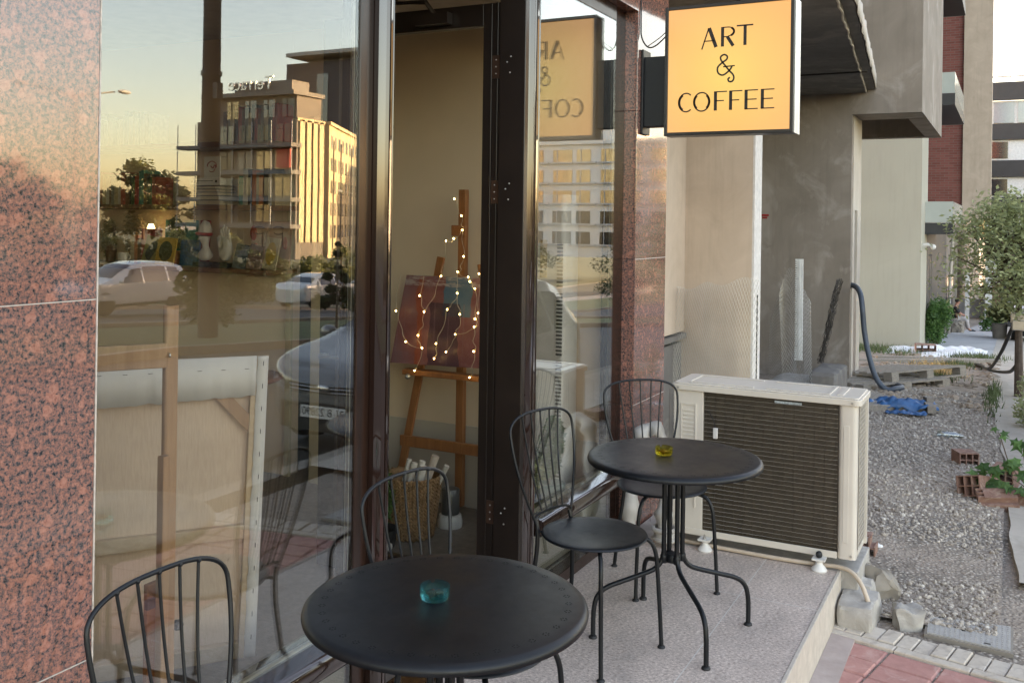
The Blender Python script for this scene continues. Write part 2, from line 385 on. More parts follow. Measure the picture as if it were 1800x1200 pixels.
def copytree(src, loc, rz, label=None, group=None, scale=None):
    r = src.copy(); COL.objects.link(r); r.location = loc; r.rotation_euler = (0, 0, rz)
    if scale: r.scale = scale
    if label: r['label'] = label
    if group: r['group'] = group
    def rec(a, b):
        for ch in kids(a):
            c = ch.copy(); COL.objects.link(c); c.parent = b; rec(ch, c)
    rec(src, r)
    return r
def struct(name, mb, mat, **k):
    o = obj(name, mb, mat, **k); o['kind'] = 'structure'; return o
def T(x, y, z, rz=0, rx=0, ry=0, s=1):
    return Matrix.Translation((x, y, z)) @ Matrix.Rotation(rz, 4, 'Z') @ Matrix.Rotation(ry, 4, 'Y') @ Matrix.Rotation(rx, 4, 'X') @ Matrix.Scale(s, 4)
def textmesh(txt, size, fn, mb, depth=.002, align='CENTER'):
    cu = bpy.data.curves.new('text', 'FONT'); cu.body = txt; cu.size = size; cu.extrude = depth/2; cu.align_x = align; cu.align_y = 'CENTER'
    o = bpy.data.objects.new('text', cu); COL.objects.link(o); dg = bpy.context.evaluated_depsgraph_get()
    me = bpy.data.meshes.new_from_object(o.evaluated_get(dg))
    mb.add([fn(v.co.x, v.co.y, v.co.z) for v in me.vertices], [tuple(p.vertices) for p in me.polygons])
    bpy.data.objects.remove(o); bpy.data.meshes.remove(me); bpy.data.curves.remove(cu)
# ------------------------------------------------------------------ ground heights
BX = [(-400, -.2), (9, -.2), (12, -.26), (20, -.78), (30, -1.4), (45, -2.7), (70, -4.6), (100, -5.5), (900, -6)]
BYY = [(-900, -1.6), (-60, -1.3), (-26, -.75), (-15, -.52), (-9, -.48), (-1.0, -.42), (-.92, -.16), (-.7, 0), (60, 0), (900, 0)]
def pl(T_, x):
    if x <= T_[0][0]: return T_[0][1]
    for (a, p), (b, q) in zip(T_, T_[1:]):
        if x <= b: return p + (q-p)*(x-a)/(b-a)
    return T_[-1][1]
def G(x, y): return pl(BX, x) + pl(BYY, y)
# ------------------------------------------------------------------ ground, roads, pavements
def sheet(name, x0, x1, y0, y1, lift, mat, nx=None, ny=None, ys=None):
    m = MB()
    xs = sorted(set([x0, x1] + [x for x, _ in BX if x0 < x < x1] + ([x0+(x1-x0)*i/(nx or 1) for i in range((nx or 1)+1)])))
    yy = sorted(set([y0, y1] + [y for y, _ in BYY if y0 < y < y1] + ([y0+(y1-y0)*i/(ny or 1) for i in range((ny or 1)+1)])))
    vs = [(x, y, G(x, y)+lift) for y in yy for x in xs]; n = len(xs)
    m.add(vs, [(j*n+i, j*n+i+1, (j+1)*n+i+1, (j+1)*n+i) for j in range(len(yy)-1) for i in range(n-1)])
    return struct(name, m, mat)
sheet('ground', -500, 900, -900, 900, -.012, M['gravel'])
# uneven gravel yard in front of the unfinished building
m = MB()
def yard(a, b):
    x = 4.83 + a*13; y = .02 + b*3.2
    h = .03*noise.noise(Vector((x*.9, y*.9, 0))) + .018*noise.noise(Vector((x*3, y*3, 4)))
    edge = min(1, a*8, (1-a)*6, b*8, (1-b)*6)
    return (x, y, G(x, y) + .012 + max(-.012, h)*edge)
m.grid(130, 40, yard); yardo = struct('gravel_yard', m, M['gravel'], smooth=True)
m = MB(); ED = [(5.62, -.06), (6.5, -.01), (8, .0), (10, .10), (12, .19), (16, .26), (20, .30), (35, .32), (90, .3)]; vs = []; n = 0
for i in range(340):
    x = 5.62 + (i/339)**1.6*84; e = pl(ED, x) + .03*noise.noise(Vector((x*2.3, 1, 0))); vs += [(x, e+.004, G(x, e)-.05), (x, e, G(x, e)+.024), (x, -.88, G(x, -.7)+.026)]; n += 1
m.add(vs, [(i*3+k, i*3+k+1, (i+1)*3+k+1, (i+1)*3+k) for i in range(n-1) for k in range(2)]); struct('pavement', m, M['sand_walk'])
sheet('park_ground', -300, 500, -600, -48, .03, simple('park_olive', (.05, .055, .02), .95, 0, .4, .2))
sheet('plaza', 19.5, 75, .06, 1.75, .02, M['plaza'])
sheet('street', -200, 260, -9, -1.02, .004, M['asphalt'])
sheet('median_grass', -200, 260, -15, -9.2, .06, M['grass'], 40, 6)
sheet('far_carriageway', -200, 260, -26, -15.2, .004, M['asphalt'])
sheet('far_verge', -200, 260, -34, -26.3, .06, M['grass'], 40, 6)
for nm_, y in (('kerb', -1.0), ('median_kerb', -9.1), ('median_kerb', -15.1), ('verge_kerb', -26.15)):
    m = MB()
    for x0, x1 in zip([-200]+[b[0] for b in BX if -200 < b[0] < 260], [b[0] for b in BX if -200 < b[0] < 260]+[260]):
        m.add([(x0, y-.08, G(x0, y-.08)-.3), (x0, y+.08, G(x0, y-.08)-.3), (x0, y+.08, G(x0, y+.08)+.16), (x0, y-.08, G(x0, y+.08)+.16),
               (x1, y-.08, G(x1, y-.08)-.3), (x1, y+.08, G(x1, y-.08)-.3), (x1, y+.08, G(x1, y+.08)+.16), (x1, y-.08, G(x1, y+.08)+.16)],
              [(0, 1, 2, 3), (7, 6, 5, 4), (0, 4, 5, 1), (1, 5, 6, 2), (2, 6, 7, 3), (3, 7, 4, 0)])
    struct(nm_, m, M['kerb'])
# loose stones: nobody could count them
m = MB(); g = random.Random(3)
def in_gravel(x, y): return 4.86 < x < 13 and .04 < y < 2.2 and not (x < 5.18 and .6 < y)
ico = [(0, 0, 1)] + [(.894*math.cos(2*PI*k/5), .894*math.sin(2*PI*k/5), .447) for k in range(5)] + [(.894*math.cos(2*PI*(k+.5)/5), .894*math.sin(2*PI*(k+.5)/5), -.447) for k in range(5)]
icf = [(0, 1+k, 1+(k+1) % 5) for k in range(5)] + [(1+k, 6+k, 1+(k+1) % 5) for k in range(5)] + [(1+(k+1) % 5, 6+k, 6+(k+1) % 5) for k in range(5)]
n = 0
while n < 15000:
    a = g.random()**1.6; x = 4.86 + 7.5*a; y = .03 + g.random()*1.75
    if not in_gravel(x, y) or noise.noise(Vector((x*.8, y*.8, 9))) < -.28: continue
    s = .0045 + .013*g.random()**2.6 + .0008*(x-4.8)
    c = yard((x-4.83)/13, (y-.02)/3.2); rz = g.random()*6.28; e = g.uniform(.45, .95); f = g.uniform(.55, 1)
    vs = []
    for v in ico:
        q = g.uniform(.75, 1.2); px, py, pz = v[0]*s*q, v[1]*s*f*q, v[2]*s*e*q
        vs.append((c[0]+px*math.cos(rz)-py*math.sin(rz), c[1]+px*math.sin(rz)+py*math.cos(rz), c[2]+pz+s*.12))
    m.add(vs, icf); n += 1
tagit(obj('gravel_stones', m, M['stone_chip']), 'grey gravel and loose chips strewn over the yard beside the terrace', 'gravel', kind='stuff')
# terrace
m = MB(); m.box(-3, .722, -.03, 4.80, 1.83, 0); struct('terrace', m, M['tile'])
m = MB(); m.box(-3, .705, -.24, 4.815, .721, .003); struct('terrace_edge', m, plaster('polished_edge_stone', (.42, .37, .31), (.55, .49, .41), 14, .05), bevel=.002)
m = MB(); m.box(4.801, .722, -.24, 4.83, 1.83, -.002); m.box(-3, .73, -.25, 4.79, 1.8, -.031); struct('terrace_riser', m, M['concrete_light'])
m = MB(); m.box(4.831, .63, -.25, 5.25, 1.79, .0); struct('plinth', m, M['concrete_light'], bevel=.006)
# paved strip below the terrace, its rows running out at a slight angle from the facade
pa = math.atan2(-.82, -.165)                      # direction of the cream edging row
def pv(a, b, z): # a along the row (towards the street), b across (towards the camera)
    return (4.735 + a*math.cos(pa) + b*math.sin(pa), .70 + a*math.sin(pa) - b*math.cos(pa)+0, z)
e1 = Vector((math.cos(pa), math.sin(pa))); e2 = Vector((-abs(math.sin(pa)), abs(math.cos(pa))*1.0))
e2 = Vector((-.98, .197))
def PV(a, b, z): return (4.735 + a*e1.x + b*e2.x, .70 + a*e1.y + b*e2.y, z)
def slab(mb, a0, b0, a1, b1, z0, z1, fn=PV, ch=.004):
    vs = [fn(a, b, z0) for a, b in ((a0, b0), (a1, b0), (a1, b1), (a0, b1))]
    vs += [fn(a, b, z1-ch) for a, b in ((a0, b0), (a1, b0), (a1, b1), (a0, b1))]
    vs += [fn(a, b, z1) for a, b in ((a0+ch, b0+ch), (a1-ch, b0+ch), (a1-ch, b1-ch), (a0+ch, b1-ch))]
    mb.add(vs, [(3, 2, 1, 0), (8, 9, 10, 11)] + [(i, (i+1) % 4, 4+(i+1) % 4, 4+i) for i in range(4)] + [(4+i, 4+(i+1) % 4, 8+(i+1) % 4, 8+i) for i in range(4)])
m = MB()
a = 0.0; g = random.Random(5)
while a < 1.58:
    w = .068 + g.uniform(-.004, .004); dz = g.uniform(-.005, .004)
    slab(m, a, -.01+g.uniform(-.004, .004), a+w, .135, -.3, -.192+dz); a += w+.006
for k in range(5): slab(m, k*.31, .141, k*.31+.306, .19, -.3, -.194)
struct('cream_paving', m, M['pave_cream'])
m = MB(); m2 = MB()
for j in range(44):
    b0 = .2 + j*.155
    for k in range(7):
        a0 = .075 + k*.222; dz = g.uniform(-.004, .002)
        (slab(m, a0, b0, a0+.214, b0+.147, -.3, -.2+dz, ch=.007))
struct('red_paving', m, M['pave_red'])
m = MB(); m.add([PV(-.1, -.01, -.225), PV(1.62, -.01, -.225), PV(1.62, 9, -.225), PV(-.1, 9, -.225)], [(0, 1, 2, 3)]); struct('paving_bed', m, M['kerb'])
m = MB(); m.box(-3, .60, -.26, 4.72, .704, -.196); struct('cement_margin', m, plaster('cement_screed', (.33, .27, .24), (.43, .36, .325), 6, .3))
# ------------------------------------------------------------------ cafe building
FY = 1.87
jointm = simple('joint_mortar', (.5, .44, .38), .8, 0, .25, 60)
B = thing('cafe_building', 'cafe front of polished red granite with dark bronze window and door frames', 'building', (3, 2, 0))
m = MB()
for z0, z1 in ((-.24, .67), (.672, 1.466), (1.468, 2.262), (2.264, 3.2)): m.box(.6, 1.80, z0, 1.455, 1.93, z1)
obj('granite_cladding', m, M['granite'], B, bevel=.0012)
for z0, z1 in ((-.24, .36), (2.72, 3.2)): m = MB(); m.box(-3, 1.80, z0, .599, 1.93, z1); obj('added_bay_granite', m, M['granite'], B)
for x0, x1 in ((-2.9, -1.2), (-1.15, .58)):  # added window bay out of view, lets daylight into the room
    m = MB(); m.box(x0, 1.863, .361, x1, 1.869, 2.72); obj('window_pane', m, M['glass'], B)
fbox0 = MB(); fbox0.box(-1.199, 1.85, .361, -1.151, 1.93, 2.72); obj('frame', fbox0, M['bronze'], B)
m = MB(); m.box(1.4552, 1.7985, -.24, 1.4585, 1.93, 3.2); obj('edge_trim', m, jointm, B)
m = MB()
for z0, z1 in ((-.24, .67), (.672, 1.459), (1.461, 2.262), (2.264, 3.2)): m.box(4.885, 1.80, z0, 5.395, 2.1, z1)
obj('granite_pier', m, M['granite'], B, bevel=.0015)
for z in (.6705, 1.4665, 2.263): m = MB(); m.box(.60, 1.7994, z-.0011, 1.455, 1.802, z+.0011); obj('joint', m, jointm, B)
for z in (.6705, 1.460): m = MB(); m.box(4.884, 1.7994, z-.0011, 5.396, 1.802, z+.0011); obj('joint', m, jointm, B)
m = MB(); m.box(1.46, 1.80, 2.80, 4.885, 1.95, 3.2); obj('granite_lintel', m, M['granite'], B)
m = MB(); m.box(-30, 1.82, 3.21, 5.4, 14, 14); m.box(-30, 1.82, -.3, -3.01, 14, 3.2)
obj('upper_wall', m, M['plaster_beige'], B)
# frames: each jamb, rail and mullion is a part of its own
def fbox(nm, *a, mat='bronze', bev=.003):
    m = MB(); m.box(*a); return obj(nm, m, M[mat], B, bevel=bev)
fbox('frame', 1.40, 1.931, 0, 1.461, 1.96, 2.8)
fbox('frame', 2.487, 1.857, 0, 2.559, 1.93, 2.8); fbox('frame', 4.722, 1.872, 0, 4.884, 1.93, 2.8); fbox('frame', 3.745, 1.862, 0, 3.784, 1.93, 2.8)
fbox('frame', 1.461, 1.802, 0, 2.486, 1.93, .055); fbox('frame', 1.461, 1.86, 2.72, 2.486, 1.93, 2.8)
fbox('frame', 3.785, 1.802, 0, 4.72, 1.93, .055); fbox('frame', 3.785, 1.86, 2.72, 4.72, 1.93, 2.8)
fbox('frame', 2.636, 1.84, 2.70, 3.628, 1.93, 2.8); fbox('threshold', 2.636, 1.802, -.01, 3.628, 1.95, .012)
fbox('jamb', 3.596, 1.826, .013, 3.629, 1.951, 2.699, mat='bronze_dull')
def mullion(x0, x1, yf, yb, z0, z1):
    w = x1-x0; poly = [(x0, yb), (x0, yf+.02), (x0+.008, yf+.008), (x0+.22*w, yf+.001), (x0+.42*w, yf-.002), (x0+.44*w, yf+.006), (x0+.50*w, yf+.006), (x0+.52*w, yf-.002), (x0+.68*w, yf), (x0+.72*w, yf+.006), (x0+.78*w, yf+.006), (x0+.82*w, yf+.001), (x1-.008, yf+.008), (x1, yf+.02), (x1, yb)]
    m = MB(); m.prism(poly, z0, z1); obj('mullion', m, M['bronze_polished'], B, smooth=True, ang=25)
mullion(2.56, 2.635, 1.818, 1.93, 0, 2.8); mullion(3.63, 3.744, 1.818, 1.93, 0, 2.8)
def sill(mb, x0, x1):
    n = 10; poly = []
    for k in range(n+1):
        a = PI*k/n; poly.append((1.80 + .0 - .022*math.sin(a), .285 + .075*(1-math.cos(a))/2))
    poly += [(1.93, .36), (1.93, .285)]
    mb.prism(poly, x0, x1, lambda a, b, c: (c, a, b))
for x0, x1 in ((1.461, 2.5595), (3.745, 4.78)):
    m = MB(); sill(m, x0, x1); obj('sill_rail', m, M['bronze_polished'], B, smooth=True, ang=60)
greyp = simple('grey_back_panel', (.19, .2, .18), .3, 0, .2, 4)
spm = simple('aluminium_spacer', (.42, .42, .38), .5, .5, .1)
for x0, x1 in ((1.462, 2.486), (3.785, 4.721)):
    m = MB(); m.box(x0, 1.885, .061, x1, 1.90, .284); obj('lower_panel', m, greyp, B)
    m = MB(); m.box(x0, 1.863, .056, x1, 1.869, .284); obj('lower_pane', m, M['glass'], B)
    m = MB(); m.box(x0, 1.863, .361, x1, 1.869, 2.72); gl = obj('window_pane', m, M['glass'], B)
    m = MB(); m.box(x1-.014, 1.872, .37, x1-.008, 1.884, 2.72); obj('spacer', m, spm, gl)
    m = MB(); m.box(x1-.0075, 1.8695, .362, x1-.0005, 1.8845, 2.72); m.box(x1-.026, 1.8695, .37, x1-.0145, 1.8715, 2.72); obj('gasket', m, M['bronze_dull'], gl)
    m = MB(); m.box(x0, 1.872, .3605, x1-.03, 1.884, .369); obj('spacer', m, spm, gl)
# interior of the cafe
m = MB(); m.box(-3, 1.93, -.05, 5.35, 7.5, 0.0); m.box(5.351, 2.6, -.05, 6.6, 7.5, -.001); o = struct('interior_floor', m, M['int_floor'])
m = MB(); m.box(-3, 1.96, 2.86, 5.35, 7.5, 2.95); m.box(5.351, 2.6, 2.861, 6.6, 7.5, 2.951); obj('ceiling', m, M['int_ceiling'], B)
m = MB(); m.box(4.80, 1.96, .0, 4.884, 3.46, 2.86); m.box(4.80, 4.12, 0, 4.9, 7.4, 2.86); m.box(4.80, 3.461, 2.3, 4.884, 4.119, 2.86); obj('side_wall', m, M['wall_int'], B)
m = MB(); m.box(4.792, 1.96, .0, 4.799, 3.43, .47); obj('dado', m, M['wall_dado'], B)
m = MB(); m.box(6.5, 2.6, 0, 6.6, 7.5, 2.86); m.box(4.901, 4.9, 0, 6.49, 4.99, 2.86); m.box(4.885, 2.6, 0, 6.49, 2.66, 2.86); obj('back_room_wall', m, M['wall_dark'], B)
m = MB(); m.box(-3, 7.41, 0, 6.49, 7.5, 2.86); m.box(-3, 1.96, 0, -2.94, 7.40, 2.86); obj('back_wall', m, M['wall_int'], B)
m = MB(); m.box(4.74, 3.81, 0, 4.79, 3.895, 2.3); m.box(4.775, 3.43, 0, 4.799, 3.48, 2.3); m.box(4.775, 4.09, 0, 4.799, 4.13, 2.3)
obj('door_casing', m, simple('cream_casing', (.5, .43, .28), .5), B)
# open door leaf, hinged at the right jamb and swung inwards
D = obj('door', MB().box(0, 0, 0, .001, .001, .001), M['bronze_dull'], B)
bpy.data.objects.remove(D)
hx, hy, ang = 3.63, 1.955, math.radians(91)
def DL(a, b, z): # a along the leaf from the hinge, b through its thickness
    return (hx + a*math.cos(ang) + b*math.sin(ang), hy + a*math.sin(ang) - b*math.cos(ang), z)
def dbox(mb, a0, b0, z0, a1, b1, z1):
    mb.add([DL(a, b, z) for z in (z0, z1) for b in (b0, b1) for a in (a0, a1)], [(0, 2, 3, 1), (4, 5, 7, 6), (0, 1, 5, 4), (2, 6, 7, 3), (0, 4, 6, 2), (1, 3, 7, 5)])
m = MB()
dbox(m, 0, 0, .01, .095, .05, 2.6); dbox(m, .865, 0, .01, .96, .05, 2.6); dbox(m, .0955, 0, .01, .8645, .05, .12); dbox(m, .0955, 0, 2.505, .8645, .05, 2.6)
dbox(m, .02, -.004, .01, .032, 0, 2.6); dbox(m, .05, -.004, .01, .058, 0, 2.6)
door = obj('door', m, M['bronze_dull'], B, bevel=.003)
m = MB(); dbox(m, .09, .02, .115, .87, .026, 2.51); obj('pane', m, M['door_glass'], door)
hingem = simple('bronze_hinge', (.16, .1, .075), .3, .8)
for z in (2.32, 1.78, .4):
    m = MB(); m.tube([DL(-.012, -.012, z-.055), DL(-.012, -.012, z+.055)], .011, 12)
    dbox(m, .0, -.008, z-.05, .045, -.0045, z+.05)
    hg_ = obj('hinge', m, hingem, door, smooth=True)
for z in (2.32, 1.78, .4):
    for dz in (-.03, 0, .03): m = MB(); m.sphere(DL(.026, -.010, z+dz), .0036, 8, 6); obj('screw', m, M['steel'], door, smooth=True)
    for dz, dx in ((-.033, .0), (.012, .014), (.035, -.004)): m = MB(); m.sphere((3.5955, 1.90+dx, z+dz), .004, 8, 6); obj('screw', m, M['steel'], door, smooth=True)
m = MB(); m.tube([DL(.32, -.02, 2.55), DL(.36, -.05, 2.62), DL(.55, -.06, 2.63), (3.3, 1.96, 2.74)], .012, 8); dbox(m, .25, -.05, 2.52, .42, -.004, 2.57)
obj('closer_arm', m, M['bronze_dull'], door)
m = MB(); dbox(m, .90, -.05, 1.0, .925, -.005, 1.02); m.tube([DL(.912, -.05, 1.01), DL(.912, -.06, 1.01), DL(.80, -.06, 1.01)], .009, 8); obj('handle', m, M['steel'], door)
# ------------------------------------------------------------------ unfinished concrete building next door
U = thing('unfinished_building', 'unfinished rendered concrete building with an open ground floor and rough slab', 'building', (9, 2, -.2))
m = MB(); m.box(7.55, 1.812, -.4, 7.79, 2.9, 3.29); obj('beige_wall', m, M['plaster_beige'], U)
m = MB(); m.box(5.41, 2.355, .79, 7.549, 2.5, 3.29); m.box(7.0, 2.5, -.4, 7.54, 4, .6); obj('recessed_wall', m, M['plaster_beige'], U)
m = MB(); m.box(5.41, 2.37, -.4, 7.54, 2.55, .70); m.box(5.41, 2.33, .735, 7.545, 2.54, .775); obj('rough_ledge', m, M['concrete'], U)
m = MB(); m.box(7.553, 1.795, -.4, 7.788, 1.811, 3.29); obj('white_jamb_strip', m, simple('chalky_white_render', (.62, .59, .56), .9, 0, .12, 20, .5), U)
m = MB(); m.box(7.664, 1.788, -.3, 7.676, 1.7945, 1.1); obj('crack', m, M['wall_dark'], U)
m = MB(); m.prism([(1.745, -.5), (7, -.5), (7, 11), (.96, 11), (.96, 3.03), (1.745, 3.03)], 12.3, 12.42, lambda a, b, c: (c, a, b))
obj('grey_wall', m, M['plaster_grey'], U)
m = MB()
m.box(12.421, .962, 3.04, 13.1, 6.9, 11); m.box(13.101, .962, 3.035, 15.69, 1.18, 11); m.box(15.691, .962, 3.03, 15.9, 6.9, 11); m.box(13.101, 1.181, 3.75, 15.69, 6.9, 11)
obj('upper_storey', m, M['plaster_grey'], U)
m = MB(); m.box(12.421, 1.90, -.5, 13.1, 6.9, 3.03); m.box(12.421, 1.738, -.5, 12.56, 1.899, 3.03); m.box(12.80, 1.738, -.5, 13.1, 1.899, 3.03); m.box(12.561, 1.738, 1.86, 12.799, 1.899, 3.03)
obj('end_pier', m, M['plaster_light'], U)
m = MB(); m.box(12.562, 1.80, -.5, 12.798, 1.899, .93); obj('brick_infill', m, M['brick'], U)
m = MB(); m.box(12.562, 1.86, .931, 12.798, 1.898, 1.858); obj('slot_shade_panel', m, M['wall_dark'], U)  # dark panel standing in for the shade of the open slot
g = random.Random(11)
m = MB()                                                    # rough cantilevered slab
def edge(x): return 1.02 + (x-7.0)*.0885 + .012*noise.noise(Vector((x*4, 0, 0)))
N = 60; top = []; bot = []
vs = []; 
for i in range(N+1):
    x = 5.42 + (12.29-5.42)*i/N; e = edge(x)
    zz = 3.29 + .012*noise.noise(Vector((x*2, 5, 0)))
    vs += [(x, e+.10, zz), (x, e+.085, zz+.03), (x, e, zz+.035), (x, e-.012, zz+.20), (x, 7, zz+.20), (x, 7, zz)]
fs = [(i*6+k, i*6+(k+1) % 6, (i+1)*6+(k+1) % 6, (i+1)*6+k) for i in range(N) for k in range(6)] + [tuple(range(6)), tuple(N*6+k for k in range(5, -1, -1))]
m.add(vs, fs); obj('cantilever_slab', m, M['concrete'], U)
m = MB(); vs = []
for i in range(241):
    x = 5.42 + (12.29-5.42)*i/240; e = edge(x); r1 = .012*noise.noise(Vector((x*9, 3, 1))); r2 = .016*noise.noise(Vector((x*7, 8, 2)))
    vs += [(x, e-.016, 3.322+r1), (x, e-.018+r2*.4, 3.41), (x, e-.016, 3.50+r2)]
m.add(vs, [(i*3+k, i*3+k+1, (i+1)*3+k+1, (i+1)*3+k) for i in range(240) for k in range(2)]); o = obj('lit_slab_edge', m, M['plaster_light'], U, smooth=True); o.modifiers.new('thickness', 'SOLIDIFY').thickness = .006  # paler than the slab: daylight on the fascia put into its colour
m = MB(); g = random.Random(2)
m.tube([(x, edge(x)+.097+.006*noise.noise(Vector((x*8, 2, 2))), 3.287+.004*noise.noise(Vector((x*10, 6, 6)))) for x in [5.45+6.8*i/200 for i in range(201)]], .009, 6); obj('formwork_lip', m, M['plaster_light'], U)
m = MB(); P = [(6.0, 1.75), (7.5, 1.80), (8.6, 2.0), (9.6, 2.05), (10.6, 2.22)]
m.tube([(x, y, 3.286 + .003*math.sin(x*9)) for x, y in P], .012, 5); m.tube([(10.6, 1.36, 3.282), (10.6, 3, 3.282)], .008, 5); obj('soffit_joint', m, M['wall_dark'], U)
m = MB(); m.box(5.42, 1.95, 3.5, 12.29, 7, 11); obj('upper_floor', m, M['plaster_grey'], U)
m = MB(); m.box(5.42, 7.01, -.4, 15.9, 7.2, 11); obj('sun_block_wall', m, M['concrete'], U)  # unseen wall added to stop low sun from behind
# ------------------------------------------------------------------ beige and brick apartment block further down
A_ = thing('brick_apartment_block', 'tall apartment block in greenish beige render and red brick with black glazed balconies', 'building', (22, 3, -.9))
m = MB(); m.box(22, 1.70, -2.2, 23.6, 26, 21); obj('beige_wing', m, M['plaster_green'], A_)  # carried far back out of view to keep sun off the yard
m = MB(); m.box(32, 1.34, 1.9, 38, 8, 21); obj('brick_wall', m, M['brick'], A_)
m = MB(); m.box(31.9, .56, 1.9, 32.6, 1.338, 21); obj('beige_column', m, M['plaster_beige'], A_)
m = MB(); m.box(23.601, 1.76, -2.3, 31.99, 8, 1.5); obj('black_ground_floor', m, M['dark_clad'], A_)
m = MB(); m.box(23.601, 2.3, 1.51, 31.99, 8, 21); obj('dark_glazing', m, M['window_dark'], A_)
for k in range(5):
    z = 1.52 + 2.84*k
    m = MB(); m.box(23.0, 1.13, z, 27.5, 2.299, z+.25); bal = obj('balcony', m, M['dark_clad'], A_)
    m = MB(); m.box(23.02, 1.14, z+.26, 23.04, 2.28, z+.72); m.box(23.05, 1.14, z+.26, 27.4, 1.16, z+.72); obj('railing_glass', m, M['rail_glass'], bal)
    m = MB(); m.box(30.5, 2.2, z+.3, 30.6, 2.298, z+2.8); obj('frame_post', m, M['white_paint'], bal)
m = MB(); m.box(23.7, 1.70, -2.3, 24.1, 1.755, 1.3)
for k in range(3): m.box(24.4+k*.5, 1.72, -1.0+.5*k, 24.8+k*.5, 1.759, 1.0)
obj('entrance_door', m, M['dark_clad'], A_)
m = MB(); m.tube(smoothpts([(32.1, 1.66, -1.8), (32.1, 1.66, -.6), (32.1, 1.62, .7), (32.1, 1.56, 1.9)], 5), .045, 10); obj('support_post', m, M['plaster_light'], A_, smooth=True)
m = MB(); m.box(32.0, 3.0, -2.6, 38, 8, 1.89); obj('glass_shopfront', m, M['window_dark'], A_)
SR = thing('added_shade_row', 'long row of low shops added beyond the brick block to shade the street', 'building', (56, 8, -4))  # added building mass, blocks the sun from the avenue
m = MB(); m.box(39, 3.6, -7, 135, 16, 8.5); obj('wall', m, M['plaster_grey'], SR)
for i in range(8): m = MB(); m.box(39.6+i*4.3, 3.54, -6, 43.2+i*4.3, 3.599, .2-i*.25); obj('shade_row_window', m, M['window_dark'], SR)
# black and white block at the end of the street
A2 = thing('banded_office_block', 'banded white block with dark horizontal bands at the end of the street', 'building', (75, -3, -5))
m = MB(); m.box(75, -14, -6, 90, 1.6, 10.6); obj('wall', m, M['white_paint'], A2)
m = MB()
for z0, z1 in ((10.62, 11.9), (7.9, 9.0), (5.3, 6.45), (2.8, 3.9), (.2, 1.3)): m.box(74.75, -14.1, z0, 75.0, 1.65, z1)
obj('dark_band', m, M['dark_clad'], A2)
m = MB()
for k in range(9): m.box(74.9, 1.2-k*1.5-1.25, 9.05, 74.99, 1.2-k*1.5, 10.5)
obj('attic_window', m, simple('pale_window', (.25, .3, .33), .1, 0, .1, Specular_IOR_Level=.9), A2)
for zz in (6.6, 4.0, 1.5):
    for k in range(4):
        m = MB(); m.box(74.92, 1.3-k*3-1.0, zz, 74.99, 1.3-k*3, zz+1.15); w_ = obj('window', m, M['window_dark'], A2)
m = MB()
m.tube([(75, 1.6, 12.3), (75, -14, 12.3)], .05, 6)
for k in range(12): m.tube([(75, 1.5-k*1.3, 11.9), (75, 1.5-k*1.3, 12.3)], .04, 6)
obj('roof_rail', m, M['steel'], A2)
# ------------------------------------------------------------------ tables
def make_table(label, loc, rz):
    t = thing('bistro_table', label, 'table', (0, 0, 0), 0, 'black metal bistro tables')
    m = MB()
    m.lathe([(.02, .702), (.318, .702), (.338, .698), (.347, .690), (.3465, .6865), (.351, .6875), (.3525, .694), (.3505, .702), (.344, .7085), (.334, .7115), (.30, .7115), (.02, .7115)], seg=96)
    m.cur = 1
    for k in range(40):
        a = 2*PI*k/40; cx, cy = .303*math.cos(a), .303*math.sin(a)
        for q in range(6):
            b = 2*PI*q/6 + a; px, py = cx + .0070*math.cos(b), cy + .0070*math.sin(b)
            m.add([(px + 0.0023*math.cos(2*PI*j/8), py + 0.0023*math.sin(2*PI*j/8), .7118) for j in range(8)], [tuple(range(8))])
    obj('tabletop', m, [M['black_metal'], M['hole']], t, smooth=True, world=False, ang=50)
    for k in range(4):
        a = PI/4 + k*PI/2; c, s = math.cos(a), math.sin(a)
        P = [(.040, .70), (.040, .5), (.040, .345), (.042, .315), (.052, .285), (.074, .262), (.11, .247), (.2, .222), (.262, .205), (.300, .186), (.322, .158), (.332, .120), (.335, .07), (.335, .006)]
        m = MB(); m.tube(smoothpts([(r*c, r*s, z) for r, z in P], 4), .0098, 12)
        lg = obj('leg', m, M['black_metal'], t, smooth=True, world=False)
        m = MB(); m.lathe([(.0, 0), (.0165, 0), (.0175, .003), (.0155, .008), (.011, .011), (.0, .011)], (.335*c, .335*s, 0), 16)
        obj('foot', m, M['black_rubber'], lg, smooth=True, world=False)
    m = MB(); m.lathe([(.0, .283), (.027, .283), (.031, .287), (.031, .312), (.027, .317), (.0, .317)], seg=24)
    for k in range(4):
        a = PI/4 + k*PI/2; m.lathe([(.0135, .286), (.0145, .288), (.0145, .312), (.0135, .314)], (.04*math.cos(a), .04*math.sin(a), 0), 14)
    m.lathe([(.0, .690), (.09, .690), (.09, .7015), (.0, .7015)], seg=24)
    obj('clamp', m, M['black_metal'], t, smooth=True, world=False)
    t.location = loc; t.rotation_euler[2] = rz
    return t
bpy.context.view_layer.update()
t1 = make_table('black round bistro table in front carrying the blue-green glass ashtray', (2.03, 1.23, 0), math.radians(8))
copytree(t1, (3.754, 1.203, 0), math.radians(-5), 'black round bistro table further back carrying the yellow glass ashtray')
